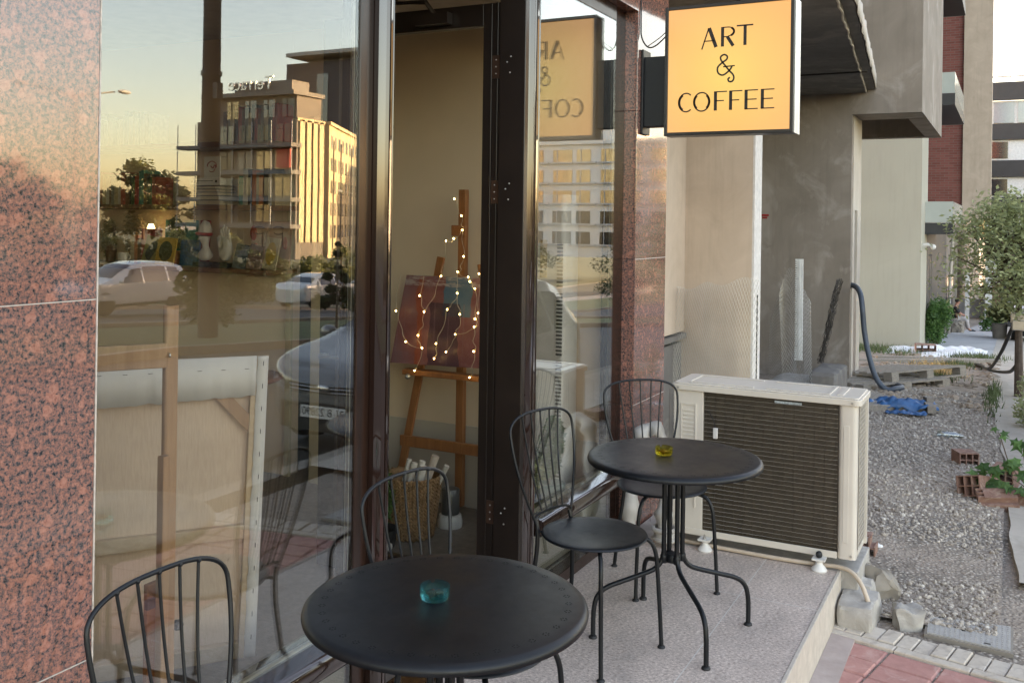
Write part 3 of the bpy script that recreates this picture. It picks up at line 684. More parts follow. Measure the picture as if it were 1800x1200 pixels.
# ------------------------------------------------------------------ chairs (front towards local +x)
def backpt(y, z): return (-.203 - (z-.44)*.193, y, z)
def make_chair(label):
    t = thing('bistro_chair', label, 'chair', (0, 0, 0), 0, 'black metal bistro chairs')
    m = MB()
    m.lathe([(.0, .438), (.16, .440), (.196, .4405), (.2035, .4415), (.2065, .445), (.2045, .4495), (.199, .4515), (.17, .4505), (.11, .4475), (.05, .4455), (.0, .445)], seg=64)
    m.cur = 1
    for q in range(5):
        b = 2*PI*q/5
        m.add([(.009*math.cos(b) + .0022*math.cos(2*PI*j/8), .009*math.sin(b) + .0022*math.sin(2*PI*j/8), .4462) for j in range(8)], [tuple(range(8))])
    obj('seat', m, [M['black_metal'], M['hole']], t, smooth=True, world=False, ang=60)
    zt, w, b_, zm, n_ = .886, .1917, .0995, .8041, .7519
    hp = []
    for k in range(10): s = k/10; hp.append((b_ + (w-b_)*math.sin(s*PI/2), .44 + (zm-.44)*s))
    for k in range(14): a = PI/2*k/14; hp.append((w*math.cos(a)**n_, zm + (zt-zm)*math.sin(a)**n_))
    hp.append((0, zt))
    P = [backpt(y, z) for y, z in hp] + [backpt(-y, z) for y, z in hp[::-1][1:]]
    m = MB(); m.tube(P, .0056, 10)
    bk = obj('backrest', m, M['black_metal'], t, smooth=True, world=False)
    def ztop(y): 
        c = (abs(y)/w)**(1/n_); a = math.acos(min(1, c)); return zm + (zt-zm)*math.sin(a)**n_
    for j in range(5):
        yt = (-.112, -.058, 0, .058, .112)[j]; yb = (-.064, -.033, 0, .033, .064)[j]
        zb = .497 + .0
        p0 = Vector(backpt(yb, zb)); p1 = Vector(backpt(yt, ztop(yt)))
        m = MB(); m.tube([p0 + (p1-p0)*(i/8) + Vector((-.010*math.sin(PI*i/8), 0, 0)) for i in range(9)], .0037, 8)
        m.sphere(p1 + Vector((.002, 0, -.003)), .0058, 8, 6)
        obj('spindle', m, M['black_metal'], bk, smooth=True, world=False)
    m = MB(); m.tube(smoothpts([backpt(-.113, .478), backpt(-.085, .494), backpt(0, .500), backpt(.085, .494), backpt(.113, .478)], 5), .005, 8)
    obj('lower_rail', m, M['black_metal'], bk, smooth=True, world=False)
    for s in (-1, 1):
        m = MB(); m.tube(smoothpts([backpt(s*.103, .475), backpt(s*.105, .43), (-.200, s*.112, .34), (-.212, s*.128, .2), (-.235, s*.14, .008)], 5), [.0088]*21, 10)
        m.tube([(-.201, s*.106, .432), (-.15, s*.092, .432), (-.12, s*.08, .437)], .0062, 8)
        lg = obj('leg', m, M['black_metal'], t, smooth=True, world=False)
        m = MB(); m.lathe([(0, 0), (.0145, 0), (.0155, .003), (.013, .007), (.009, .010), (0, .010)], (-.235, s*.14, 0), 14); obj('foot', m, M['black_rubber'], lg, smooth=True, world=False)
        m = MB(); m.tube(smoothpts([(.105, s*.105, .434), (.128, s*.132, .431), (.152, s*.158, .415), (.166, s*.174, .375), (.172, s*.181, .31), (.182, s*.19, .12), (.187, s*.194, .008)], 5), .0084, 10)
        m.box(.085, s*.10-.012, .428, .125, s*.10+.012, .438)
        lg = obj('leg', m, M['black_metal'], t, smooth=True, world=False)
        m = MB(); m.lathe([(0, 0), (.0145, 0), (.0155, .003), (.013, .007), (.009, .010), (0, .010)], (.187, s*.194, 0), 14); obj('foot', m, M['black_rubber'], lg, smooth=True, world=False)
    return t
c0 = make_chair('black metal spindle-back chair in the bottom left corner, in front of the stretched canvas window')
poses = [((1.484, 1.339), -1.576, None),
 ((2.383, 1.339), -1.709, 'black metal spindle-back chair behind the table with the blue-green ashtray, before the open door'),
 ((3.45, 1.423), -1.834, 'black metal spindle-back chair between the two tables with its whole round seat visible'),
 ((4.245, 1.419), -2.421, 'black metal spindle-back chair behind the far table, next to the air conditioner')]
bpy.context.view_layer.update()
for (xy, rz, lb) in poses[1:]: copytree(c0, (xy[0], xy[1], 0), rz, lb)
c0.location = (1.484, 1.339, 0); c0.rotation_euler[2] = -1.576
# ------------------------------------------------------------------ ashtrays
def ashglass(name, c):
    t = NT(name); t.n.remove(t.p); gb = t.n.new('ShaderNodeBsdfGlass'); gb.inputs['Color'].default_value = tuple(q**.5 for q in c) + (1,); gb.inputs['Roughness'].default_value = .02; gb.inputs['IOR'].default_value = 1.45
    tr = t.n.new('ShaderNodeBsdfTransparent'); tr.inputs[0].default_value = tuple(q**.22 for q in c) + (1,)
    mx = t.n.new('ShaderNodeMixShader'); mx.inputs[0].default_value = .3; t.l.new(tr.outputs[0], mx.inputs[1]); t.l.new(gb.outputs[0], mx.inputs[2]); t.l.new(mx.outputs[0], t.out.inputs[0]); return t.m
def ashtray(label, x, y, c, s, ashc):
    t = thing('ashtray', label, 'ashtray', (x, y, .7118), .4, 'glass ashtrays')
    m = MB(); seg = 48; prof = [(.0, .0005), (.030, .0005), (.034, .004), (.0365, .012), (.0375, .034), (.0355, .036), (.0325, .034), (.031, .013), (.027, .0085), (.0, .0085)]
    m.lathe([(r*s, z*s) for r, z in prof], seg=seg)
    for i, v in enumerate(m.v):
        a = math.atan2(v[1], v[0]); r = math.hypot(v[0], v[1])
        if v[2] > .03*s and r > .03*s and min(abs((a - q + PI) % (2*PI) - PI) for q in (0.3, 2.39, 4.49)) < .13: m.v[i] = (v[0], v[1], v[2]-.008*s)
    obj('bowl', m, ashglass('ashtray_glass_'+('teal' if c[2] > .5 else 'yellow'), c), t, smooth=True, world=False, ang=50)
    m = MB(); g = random.Random(4)
    for k in range(60):
        a = g.random()*6.28; r = g.random()**.5*.022*s; m.sphere((r*math.cos(a), r*math.sin(a), .012*s + g.random()*.010*s*(1-r/.03/s)), g.uniform(.0025, .0045)*s, 6, 4, (1, 1, .6), .25, g)
    obj('coffee_grounds', m, ashc, t, world=False)
    return t
ashtray('small round blue-green glass ashtray with dark grounds on the front table', 2.024, 1.26, (.28, .86, .9), 1.0, simple('dark_grounds', (.06, .025, .012), .9, 0, .5, 200))
ashtray('small round yellow glass ashtray on the far table', 3.748, 1.245, (.93, .8, .06), .95, simple('brown_grounds', (.13, .06, .01), .9, 0, .5, 200))
# ------------------------------------------------------------------ air conditioner outdoor unit (its coil side faces the tables)
AC = thing('air_conditioner', 'cream air conditioner outdoor unit with its dark coil side towards the tables', 'air conditioner', (4.95, 1.1, 0))
y0, y1, x0, x1 = .64, 1.545, 4.80, 5.125
m = MB()
def rrect(x0, y0, x1, y1, r, n=5):
    P = []
    for cx, cy, a0 in ((x1-r, y1-r, 0), (x0+r, y1-r, 90), (x0+r, y0+r, 180), (x1-r, y0+r, 270)):
        for k in range(n+1): a = math.radians(a0 + 90*k/n); P.append((cx+r*math.cos(a), cy+r*math.sin(a)))
    return P
m.prism(rrect(x0-.012, y0-.02, x1+.015, y1+.015, .03), .798, .828)
m.prism(rrect(x0+.0, y0-.008, x1+.003, y1+.003, .025), .8281, .835)
lid = obj('lid', m, M['ac_white'], AC, bevel=.003)
m = MB()
for q in ((x0+.04, y0+.07, x1-.05, y0+.1), (x0+.03, y0+.13, x0+.045, y0+.44), (x1-.06, y0+.13, x1-.045, y0+.44), (x0+.03, y0+.5, x0+.045, y1-.06), (x1-.06, y0+.5, x1-.045, y1-.06), (x0+.045, y0+.13, x1-.06, y0+.145), (x0+.045, y1-.075, x1-.06, y1-.06)):
    m.box(q[0], q[1], .8352, q[2], q[3], .8395)
obj('embossed_rib', m, M['ac_white'], lid, bevel=.002)
m = MB()
m.prism(rrect(x0, y0, x0+.075, y0+.085, .022), .062, .797)                     # right corner post
post = obj('corner_post', m, M['ac_white'], AC, smooth=True, ang=40)
m = MB(); m.box(x0-.003, y0+.035, .14, x0-.0005, y0+.06, .70); obj('groove', m, M['ac_white'], post, bevel=.0012)
m = MB(); m.box(x0+.002, 1.39, .075, x0+.02, y1, .797); m.box(x0+.021, y1-.02, .075, x1-.01, y1, .797); sp = obj('side_panel', m, M['ac_white'], AC, bevel=.003)
m = MB()
for k in range(22): m.box(x0-.003, 1.435, .25+k*.021, x0+.0015, 1.495, .257+k*.021)
m.box(x0-.004, 1.425, .20, x0+.0015, 1.431, .73); m.box(x0-.004, 1.50, .20, x0+.0015, 1.506, .73); m.box(x0-.004, 1.4315, .724, x0+.0015, 1.4995, .73)
obj('louvre', m, M['ac_white'], sp)
def coilm():
    t = NT('heat_exchanger_fins'); x, y, z = t.sep()
    v = t.math('SINE', t.math('MULTIPLY', y, 2*PI/.0021*.9))
    c = t.ramp(t.math('ADD', t.math('MULTIPLY', v, .3), t.noise(30, 4, .6)), [(.2, (.018, .013, .007)), (.8, (.06, .045, .027))])
    t.set(c, .42); return t.m
m = MB(); m.box(x0+.021, y0+.0855, .085, x0+.05, 1.3895, .797); coil = obj('coil', m, coilm(), AC)
m = MB(); g = random.Random(2)
N = 31
for k in range(N):                                                             # wavy guard wires in front of the fins
    z = .105 + k*.0222; P = []
    for i in range(91):
        y = y0+.088 + (1.387-y0-.088)*i/90; P.append((x0+.0135 + .002*math.sin(i*2.1 + k), y, z + .0005*math.sin(i*.55 + k*1.7)))
    m.tube(P, .0010, 4)
obj('guard_wire', m, M['wire'], coil)
m = MB()
for k in range(26): m.box(x0+.0175, y0+.1+k*.049, .085, x0+.0195, y0+.1008+k*.049, .797)
obj('fin_edge', m, simple('fin_edge_metal', (.04, .028, .016), .4, .3), coil)
m = MB(); m.box(x0+.006, y0+.0855, .062, x1-.02, y1-.001, .0845); m.box(x0-.003, y0+.0855, .06, x0+.005, y1, .092); obj('base_pan', m, M['ac_white'], AC, bevel=.002)
m = MB(); m.box(x0+.0755, y0+.002, .09, x1-.03, y0+.02, .797)
obj('side_coil', m, coilm(), AC)
m = MB()
for k in range(30): m.tube([(x0+.076, y0-.003, .1+k*.0232), (x1-.03, y0-.003, .1+k*.0232)], .0013, 4)
for k in range(10): m.tube([(x0+.08+k*.0235, y0-.001, .09), (x0+.08+k*.0235, y0-.001, .797)], .0013, 4)
m.box(x1-.03, y0-.012, .062, x1-.005, y0+.02, .797)
m.box(x0+.0765, y0+.0, .062, x1-.031, y0+.02, .0895)
obj('side_grille', m, M['ac_white'], AC)
m = MB(); m.box(x1-.0295, y0+.021, .09, x1-.01, y1-.021, .797); obj('front_panel', m, M['ac_white'], AC)
m = MB()
P = smoothpts([(x0+.012, 1.385, .70), (x0+.004, 1.36, .695), (x0-.002, 1.335, .66), (x0-.002, 1.325, .62)], 5)
m.tube(P, .0022, 6); obj('sensor_wire', m, M['black_rubber'], AC)
m = MB(); m.box(x0-.008, 1.312, .565, x0+.006, 1.335, .62); obj('sensor', m, M['white_plastic'], AC, bevel=.004)
m = MB(); m.box(x0+.006, .90, .775, x0+.0125, 1.03, .7865); obj('label_strip', m, simple('silver_label', (.4, .45, .47), .4, .3, .5, 90), AC)
for yy, zz in ((1.52, .79), (1.50, .45), (.66, .79), (.66, .08)): m = MB(); m.lathe([(0, 0), (.005, 0), (.005, .003), (0, .003)], seg=10, mat=T(x0-.014 if zz > .78 else x0-.001, yy, zz if zz < .78 else .812, 0, 0, -PI/2)); obj('screw', m, M['steel'], AC)
for (fx, fy, cap) in ((4.765, 1.36, 0), (4.765, .80, 1), (5.16, 1.36, 0), (5.16, .80, 0)):
    m = MB(); m.lathe([(0, .0), (.036, .0), (.038, .006), (.030, .018), (.019, .030), (.015, .042), (.024, .052), (0, .052)], (fx, fy, 0), 20)
    m.box(fx-.028, fy-.03, .0525, fx+.03, fy+.03, .0615)
    ft = obj('foot', m, M['white_plastic'], AC, smooth=True, ang=35)
    m = MB()
    if cap: m.sphere((fx-.004, fy, .078), .016, 12, 8, (1, 1, 1.1))
    else: m.tube([(fx-.01, fy, .0615), (fx-.01, fy, .085)], .0045, 8); m.lathe([(0, 0), (.009, 0), (.009, .007), (0, .007)], (fx-.01, fy, .0617), 6)
    obj('bolt', m, M['black_rubber'] if cap else M['steel'], ft, smooth=True)
# drain hose of the unit
m = MB()
m.tube(smoothpts([(4.82, 1.62, .014), (4.83, 1.52, .014), (4.815, 1.40, .013), (4.80, 1.1, .013), (4.803, .91, .013), (4.812, .80, .014), (4.805, .72, .02), (4.785, .66, .015), (4.755, .61, -.02), (4.725, .58, -.065), (4.71, .565, -.095)], 7), .0105, 12)
tagit(obj('drain_hose', m, M['cream_hose'], None, smooth=True), 'cream drain hose lying under the air conditioner and hanging over the terrace edge', 'hose')
# ------------------------------------------------------------------ illuminated sign
S = thing('illuminated_sign', 'square glowing orange box sign reading ART & COFFEE in black letters', 'sign', (4.98, 1.33, 2.11))
sy0, sy1, sz0, sz1, sx = .985, 1.665, 2.125, 2.815, 4.93
m = MB(); m.box(sx, sy0, sz0, sx+.115, sy0+.018, sz1); m.box(sx, sy1-.018, sz0, sx+.115, sy1, sz1); m.box(sx, sy0+.0182, sz0, sx+.115, sy1-.0182, sz0+.018); m.box(sx, sy0+.0182, sz1-.018, sx+.115, sy1-.0182, sz1)
obj('frame', m, simple('black_sign_frame', (.015, .014, .014), .35, 0, .1), S, bevel=.002)
m = MB(); m.box(sx+.02, sy0-.004, sz0, sx+.075, sy0-.0005, sz1); m.box(sx+.08, sy0-.004, sz0, sx+.15, sy0-.0005, sz1-.002)
obj('side_strip', m, simple('white_edge_strip', (.62, .62, .58), .35), S)
def signmat():
    t = NT('backlit_acrylic'); x, y, z = t.sep()
    d = t.math('POWER', t.math('ADD', t.math('POWER', t.math('SUBTRACT', y, 1.33), 2), t.math('POWER', t.math('SUBTRACT', z, 2.44), 2)), .5)
    c = t.ramp(d, [(.03, (1, .66, .165)), (.2, (1, .57, .16)), (.42, (1, .49, .16))])
    t.set((.08, .045, .015), .3); t.lk(c, t.p.inputs['Emission Color']); t.p.inputs['Emission Strength'].default_value = .125; return t.m
m = MB(); m.box(sx+.008, sy0+.0185, sz0+.0185, sx+.1, sy1-.0185, sz1-.0185); panel = obj('panel', m, signmat(), S)
PW = sy1-sy0-.037
def SP(s, t): return (sy1-.0185 - s*PW, sz1-.0185 - t*(sz1-sz0-.037))
LT = MB()
def stroke(pts, w0, w1=None, cap=0):
    w1 = w0 if w1 is None else w1
    L = []; Rr = []
    P = [Vector((a, b)) for a, b in pts]; n = len(P)
    for i, p in enumerate(P):
        d = (P[min(i+1, n-1)]-P[max(i-1, 0)]).normalized(); nn = Vector((-d.y, d.x)); w = w0 + (w1-w0)*i/(n-1)
        L.append(p + nn*w/2); Rr.append(p - nn*w/2)
    for i in range(n-1):
        q = [L[i], L[i+1], Rr[i+1], Rr[i]]; fr = []; bk = []
        for v in q:
            y, z = SP(v.x, v.y); fr.append((sx+.0058, y, z)); bk.append((sx+.0076, y, z))
        LT.add(fr+bk, [(0, 1, 2, 3), (7, 6, 5, 4), (0, 4, 5, 1), (1, 5, 6, 2), (2, 6, 7, 3), (3, 7, 4, 0)])
def arc(cx, cy, rx, ry, a0, a1, n=28): return [(cx + rx*math.cos(math.radians(a0+(a1-a0)*i/n)), cy + ry*math.sin(math.radians(a0+(a1-a0)*i/n))) for i in range(n+1)]
TK, TN = .025, .0085
zt, zb = .168, .325
stroke([(.345, zt), (.404, zb)], .029); stroke([(.342, zt), (.285, zb+.012)], TN+.002); stroke([(.303, .272), (.392, .272)], TN)
stroke([(.4565, zt), (.4565, zb)], TK); stroke([(.46, zt+.004), (.50, zt+.004)] + arc(.50, .2075, .052, .0355, -80, 80, 20) + [(.50, .2475), (.46, .2475)], TN); stroke(arc(.50, .2085, .050, .036, -55, 60, 16), .017); stroke([(.495, .247), (.545, zb)], .026)
stroke([(.572, zt), (.705, zt)], .012); stroke([(.64, zt), (.64, zb)], TK)
# ampersand with a curled tail
stroke(smoothpts([(.535, .482, 0), (.50, .525, 0), (.455, .552, 0), (.418, .53, 0), (.42, .485, 0), (.455, .455, 0), (.492, .43, 0), (.495, .405, 0), (.472, .392, 0), (.447, .405, 0), (.447, .43, 0), (.475, .465, 0), (.515, .515, 0), (.545, .55, 0), (.553, .58, 0), (.54, .605, 0), (.515, .607, 0), (.507, .587, 0), (.52, .573, 0)], 6) and [(v.x, v.y) for v in smoothpts([(.537, .488, 0), (.515, .52, 0), (.465, .553, 0), (.425, .535, 0), (.42, .49, 0), (.455, .455, 0), (.492, .43, 0), (.497, .405, 0), (.472, .39, 0), (.445, .405, 0), (.447, .432, 0), (.475, .470, 0), (.515, .52, 0), (.547, .555, 0), (.553, .585, 0), (.54, .607, 0), (.515, .607, 0), (.507, .587, 0), (.522, .575, 0)], 6)], .0135)
stroke([(.465, .487), (.56, .483)], .010)
zt, zb = .685, .835
cy = (zt+zb)/2
stroke(arc(.158, cy, .062, .075, -50, -310, 40), .011); stroke(arc(.158, cy, .059, .068, -118, -242, 26), .020)
stroke(arc(.290, cy, .066, .075, 0, 360, 48), .011); stroke(arc(.290, cy, .063, .068, 130, 230, 20), .019); stroke(arc(.290, cy, .063, .068, -50, 50, 20), .019)
for x_, full in ((.405, 0), (.53, 0), (.655, 1), (.785, 1)):
    stroke([(x_, zt), (x_, zb)], TK); stroke([(x_-.012, zt), (x_+.095, zt)], .009)
    stroke([(x_, .757), (x_+(.07 if not full else .085), .757)], .009)
    if full: stroke([(x_-.012, zb-.003), (x_+.095, zb-.003)], .009)
obj('lettering', LT, simple('black_vinyl', (.012, .011, .009), .5), panel)
m = MB(); m.box(sx+.02, 1.666, 2.18, sx+.10, 1.798, 2.56); m.box(sx+.0, 1.785, 2.14, sx+.12, 1.7985, 2.60); obj('wall_bracket', m, M['black_metal'], S, bevel=.003)
m = MB()
m.tube(smoothpts([(4.915, 1.795, 3.1), (4.912, 1.795, 2.75), (4.915, 1.79, 2.66), (4.93, 1.76, 2.61), (4.95, 1.72, 2.62), (4.97, 1.66, 2.68)], 6), .004, 6); m.tube(smoothpts([(4.93, 1.76, 2.615), (4.95, 1.70, 2.66), (4.97, 1.665, 2.70)], 5), .0025, 6)
obj('cable', m, M['black_rubber'], S, smooth=True)
# ------------------------------------------------------------------ white wrapped pipe bundle by the pier
m = MB()
P = smoothpts([(4.70, 1.745, .01), (4.715, 1.75, .1), (4.74, 1.75, .28), (4.765, 1.74, .46), (4.79, 1.70, .565), (4.81, 1.645, .575), (4.825, 1.60, .49), (4.80, 1.585, .34), (4.765, 1.58, .2), (4.74, 1.57, .1), (4.74, 1.56, .03)], 6)
g = random.Random(6); rr = [.036 + .012*math.sin(i*.9) + g.uniform(-.004, .004) + .02*max(0, 1-i/9) + .02*max(0, (i-50)/10) for i in range(len(P))]
m.tube(P, rr, 18)
for k in range(2):
    m.tube([tuple(Vector(P[-2-k*4]) + Vector((.058*math.cos(a), .058*math.sin(a), .0))) for a in [2*PI*i/20 for i in range(20)]], .012, 8, closed=True)
o = obj('wrapped_pipe_bundle', m, simple('wrapped_white_foil', (.42, .395, .36), .5, 0, .12, 14, .6, 24), None, smooth=True, ang=180)
tagit(o, 'bundle of pipes wrapped in white sheeting standing against the granite pier', 'wrapped pipes')
# ------------------------------------------------------------------ stretched canvas and easel behind the left window
cd = Vector((.79, -.613, 0)).normalized(); cn = Vector((-cd.y*-1, 0, 0)); cn = Vector((-.613, -.79, 0)).normalized()
C0 = Vector((2.43, 2.21, .20))
def CV(a, b, c): # a to the left from the right edge, b depth away from the viewer, c height along the slightly leaning canvas
    p = C0 - cd*(a - .012 - .035*(c-.5)) - cn*b; return (p.x - cn.x*c*.02, p.y - cn.y*c*.02, p.z + c)
def cbox(mb, a0, b0, c0, a1, b1, c1): mb.add([CV(a, b, c) for c in (c0, c1) for b in (b0, b1) for a in (a0, a1)], [(0, 2, 3, 1), (4, 5, 7, 6), (0, 1, 5, 4), (2, 6, 7, 3), (0, 4, 6, 2), (1, 3, 7, 5)])
K = thing('stretched_canvas', 'back of a large stretched canvas with folded white edges leaning behind the left window', 'canvas', tuple(C0))
m = MB(); cbox(m, .006, .03, .006, .9, .034, .984); obj('linen_sheet', m, M['linen'], K)
m = MB(); cbox(m, .0, .0, .0, .05, .029, .99); cbox(m, .0505, 0, .0, .9, .029, .05); cbox(m, .0505, 0, .94, .9, .029, .99); obj('stretcher_frame', m, M['wood_pale'], K, bevel=.002)
m = MB(); cbox(m, .0505, .004, .39, .9, .0285, .435); obj('cross_bar', m, M['wood_pale'], K, bevel=.002)
m = MB(); m.add([CV(a, b, c) for b in (.003, .026) for a, c in ((.0505, .74), (.0505, .80), (.185, .9395), (.235, .9395))], [(0, 1, 2, 3), (7, 6, 5, 4), (0, 4, 5, 1), (1, 5, 6, 2), (2, 6, 7, 3), (3, 7, 4, 0)]); obj('corner_brace', m, M['wood_light'], K)
m = MB(); g = random.Random(9)
def strip(p0, p1, wa, wb, n=60):
    vs = []; 
    for i in range(n+1):
        t = i/n; j = .004*noise.noise(Vector((t*22, wa, 3))) + .002*noise.noise(Vector((t*70, wa, 3))); yield t, j
vs = []
for t, j in strip(0, 1, 1, 1): vs += [CV(-.004, -.003, t*.992), CV(.033+j, -.005+j*.8, t*.992)]
m.add(vs, [(2*i, 2*i+1, 2*i+3, 2*i+2) for i in range(60)])
vs = []
for t, j in strip(0, 1, 2, 2): vs += [CV(.9-t*.865, -.0045-.004*abs(math.sin(t*7)), .994), CV(.9-t*.865, -.006+j, .862+j*1.5-.02*(1-t))]
m.add(vs, [(2*i, 2*i+1, 2*i+3, 2*i+2) for i in range(60)])
o = obj('folded_canvas_edge', m, M['gesso'], K, smooth=True, ang=180); sm = o.modifiers.new('thickness', 'SOLIDIFY'); sm.thickness = .0018
m = MB()
for k in range(13):
    cbox(m, .012, -.0075, .06+k*.075, .014, -.006, .075+k*.075); 
    if k < 11: cbox(m, .06+k*.075, -.012, .952, .074+k*.075, -.0105, .9535)
obj('staple', m, M['wall_dark'], K)
E1 = thing('artist_easel', 'beech wood artist easel standing in front of the stretched canvas in the left window', 'easel', (1.93, 2.08, 0))
m = MB(); m.prism(rrect(1.905, 2.068, 1.95, 2.09, .008, 3), .0, 1.405); obj('post', m, M['wood_light'], E1)
m = MB(); R1 = T(1.93, 2.058, 1.235, math.atan2(.53, -.85)); m.box(.028, -.012, 0, .6, .010, .068, R1); br = obj('cross_bar', m, M['wood_light'], E1, bevel=.003)
m = MB(); m.lathe([(0, 0), (.007, 0), (.007, .004), (0, .004)], seg=12, mat=T(1.905, 2.06, 1.27, math.atan2(.53, -.85)-PI/2, PI/2)); obj('bolt', m, M['steel'], br)
m = MB(); m.tube([(1.72, 2.20, 1.30), (1.735, 2.19, 1.33), (1.75, 2.18, 1.36)], .0045, 6); obj('hook', m, M['wood_red'], br)
m = MB(); m.box(1.868, 2.035, 0, 1.893, 2.06, 1.0); obj('post', m, M['wood_light'], E1, bevel=.003)
m = MB(); m.box(1.87, 2.091, .12, 1.955, 2.108, .64); lp = obj('support_board', m, M['wood_red'], E1, bevel=.003)
m = MB(); m.lathe([(0, 0), (.013, 0), (.016, .006), (.012, .02), (0, .022)], seg=7, mat=T(1.965, 2.085, .50, 0, PI/2)); m.lathe([(0, 0), (.013, 0), (.016, .006), (.012, .02), (0, .022)], seg=7, mat=T(1.915, 2.067, .36, 0, PI/2)); obj('knob', m, M['black_rubber'], lp)
m = MB(); m.box(1.845, 2.062, .585, 1.875, 2.075, .61); obj('clip', m, M['black_rubber'], lp)
# ------------------------------------------------------------------ easel with painting and lights by the side wall
E2 = thing('artist_easel', 'red-brown wooden easel holding a dark painting, seen through the open door', 'easel', (4.6, 2.74, 0))
m = MB(); m.box(4.60, 2.70, .06, 4.64, 2.745, 1.83, Matrix.Translation((0, -.0, 0))); obj('mast', m, M['wood_red'], E2, bevel=.003)
m = MB(); m.box(4.575, 2.685, 1.57, 4.60, 2.775, 1.63); obj('clamp_block', m, M['wood_red'], E2, bevel=.003)
def bar(mb, p, q, w, d):
    p, q = Vector(p), Vector(q); L = (q-p); z = L.normalized(); x = Vector((1, 0, 0)); y = z.cross(x).normalized(); x = y.cross(z)
    mb.add([p + y*a*w/2 + x*b*d/2 + z*c*L.length for c in (0, 1) for b in (-1, 1) for a in (-1, 1)], [(0, 2, 3, 1), (4, 5, 7, 6), (0, 1, 5, 4), (2, 6, 7, 3), (0, 4, 6, 2), (1, 3, 7, 5)])
for p, q in (((4.56, 3.12, .0), (4.58, 2.84, 1.45)), ((4.56, 2.34, .0), (4.58, 2.58, 1.42))):
    m = MB(); bar(m, p, q, .045, .022); obj('leg', m, M['wood_red'], E2, bevel=.003)
m = MB(); m.box(4.545, 2.38, .37, 4.57, 3.08, .43); obj('lower_bar', m, M['wood_red'], E2, bevel=.003)
m = MB(); m.box(4.47, 2.45, .79, 4.545, 3.02, .82); obj('tray', m, M['wood_red'], E2, bevel=.003)
def paintmat():
    t = NT('abstract_painting'); x, y, z = t.sep(); n = t.noise(5, 5, .7)
    c = t.ramp(n, [(.3, (.15, .05, .06)), (.5, (.2, .09, .1)), (.7, (.19, .13, .16))])
    yy = t.math('ADD', y, t.math('MULTIPLY', t.noise(9, 3), .08))
    blue = t.math('MULTIPLY', t.math('LESS_THAN', t.math('ABSOLUTE', t.math('SUBTRACT', yy, 2.72)), .085), t.math('GREATER_THAN', z, 1.13))
    c = t.mix(t.math('MULTIPLY', blue, .85), c, (.05, .14, .23))
    b2 = t.math('MULTIPLY', t.math('LESS_THAN', t.math('ABSOLUTE', t.math('SUBTRACT', yy, 2.80)), .10), t.math('LESS_THAN', z, 1.2))
    c = t.mix(t.math('MULTIPLY', b2, .8), c, (.035, .02, .045))
    org = t.math('LESS_THAN', t.math('ABSOLUTE', t.math('SUBTRACT', yy, 2.965)), .02)
    c = t.mix(t.math('MULTIPLY', org, .7), c, (.28, .06, .02))
    st = t.ramp(t.noise(1, 2, .5, t.pos((1, 90, 1.5))), [(.6, 0), (.7, .5)])
    c = t.mix(t.math('MULTIPLY', st, t.math('LESS_THAN', z, 1.2)), c, (.2, .13, .16))
    top = t.ramp(t.noise(1, 4, .7, t.pos((1, 14, 60))), [(.45, 0), (.6, .8)])
    c = t.mix(t.math('MULTIPLY', top, t.math('GREATER_THAN', z, 1.29)), c, (.4, .36, .36))
    t.set(c, .45); t.bump(n, .3, .01); return t.m
m = MB(); q = [(2.50, .865), (3.10, .85), (3.025, 1.345), (2.50, 1.345)]
m.add([(4.47+ (z-.85)*.08, y, z) for y, z in q] + [(4.492+(z-.85)*.08, y, z) for y, z in q], [(0, 1, 2, 3), (7, 6, 5, 4), (0, 4, 5, 1), (1, 5, 6, 2), (2, 6, 7, 3), (3, 7, 4, 0)])
tagit(obj('painting', m, paintmat()), 'dark abstract red and blue painting resting on the easel with fairy lights', 'painting')
BU = [(2.668, 1.773), (2.623, 1.682), (2.616, 1.605), (2.669, 1.558), (2.717, 1.545), (2.606, 1.464), (2.642, 1.38), (2.746, 1.353), (2.575, 1.355), (2.565, 1.331), (2.509, 1.375), (2.533, 1.295), (2.883, 1.24), (2.642, 1.265), (2.704, 1.174), (2.852, 1.153), (2.624, 1.153), (2.512, 1.165), (2.53, 1.133), (3.038, 1.148), (2.534, 1.091), (2.89, 1.022), (2.652, 1.043), (2.97, 0.981), (2.862, 0.954), (2.773, 0.985), (2.708, 0.944), (2.783, 0.902), (2.536, 0.96), (2.909, 0.826), (2.559, 0.819)]
L = thing('fairy_lights', 'string of small warm fairy lights draped over the easel and its painting', 'string lights', (4.43, 2.7, .8))
m = MB()
chains = [[0, 1, 2, 3, 4, 7], [2, 5, 6, 8, 9, 11, 18, 20, 28, 30], [10, 17, 18], [6, 13, 16, 22, 26], [13, 14, 25, 27], [7, 15, 21, 24, 29], [12, 15], [19, 23, 24], [20, 22]]
g = random.Random(8)
for ch in chains:
    P = []
    for i in ch:
        y, z = BU[i]; P.append((4.435, y+g.uniform(-.003, .003), z))
    Q = []
    for a, b in zip(P, P[1:]):
        a, b = Vector(a), Vector(b)
        for k in range(4): Q.append(a + (b-a)*k/4 + Vector((g.uniform(-.004, .006), g.uniform(-.010, .010), -.012*math.sin(PI*k/4))))
    Q.append(Vector(P[-1])); m.tube(smoothpts(Q, 3), .0012, 5)
m.tube(smoothpts([(4.435, 3.038, 1.148), (4.44, 3.045, 1.24), (4.45, 3.02, 1.35)], 4), .0012, 5)
m.tube(smoothpts([(4.435, 2.883, 1.24), (4.44, 2.872, 1.3), (4.45, 2.868, 1.36)], 4), .0012, 5)
obj('light_wire', m, simple('clear_wire', (.5, .46, .36), .3), L)
bulb = emis('warm_bulb', (1, .62, .2), 10)
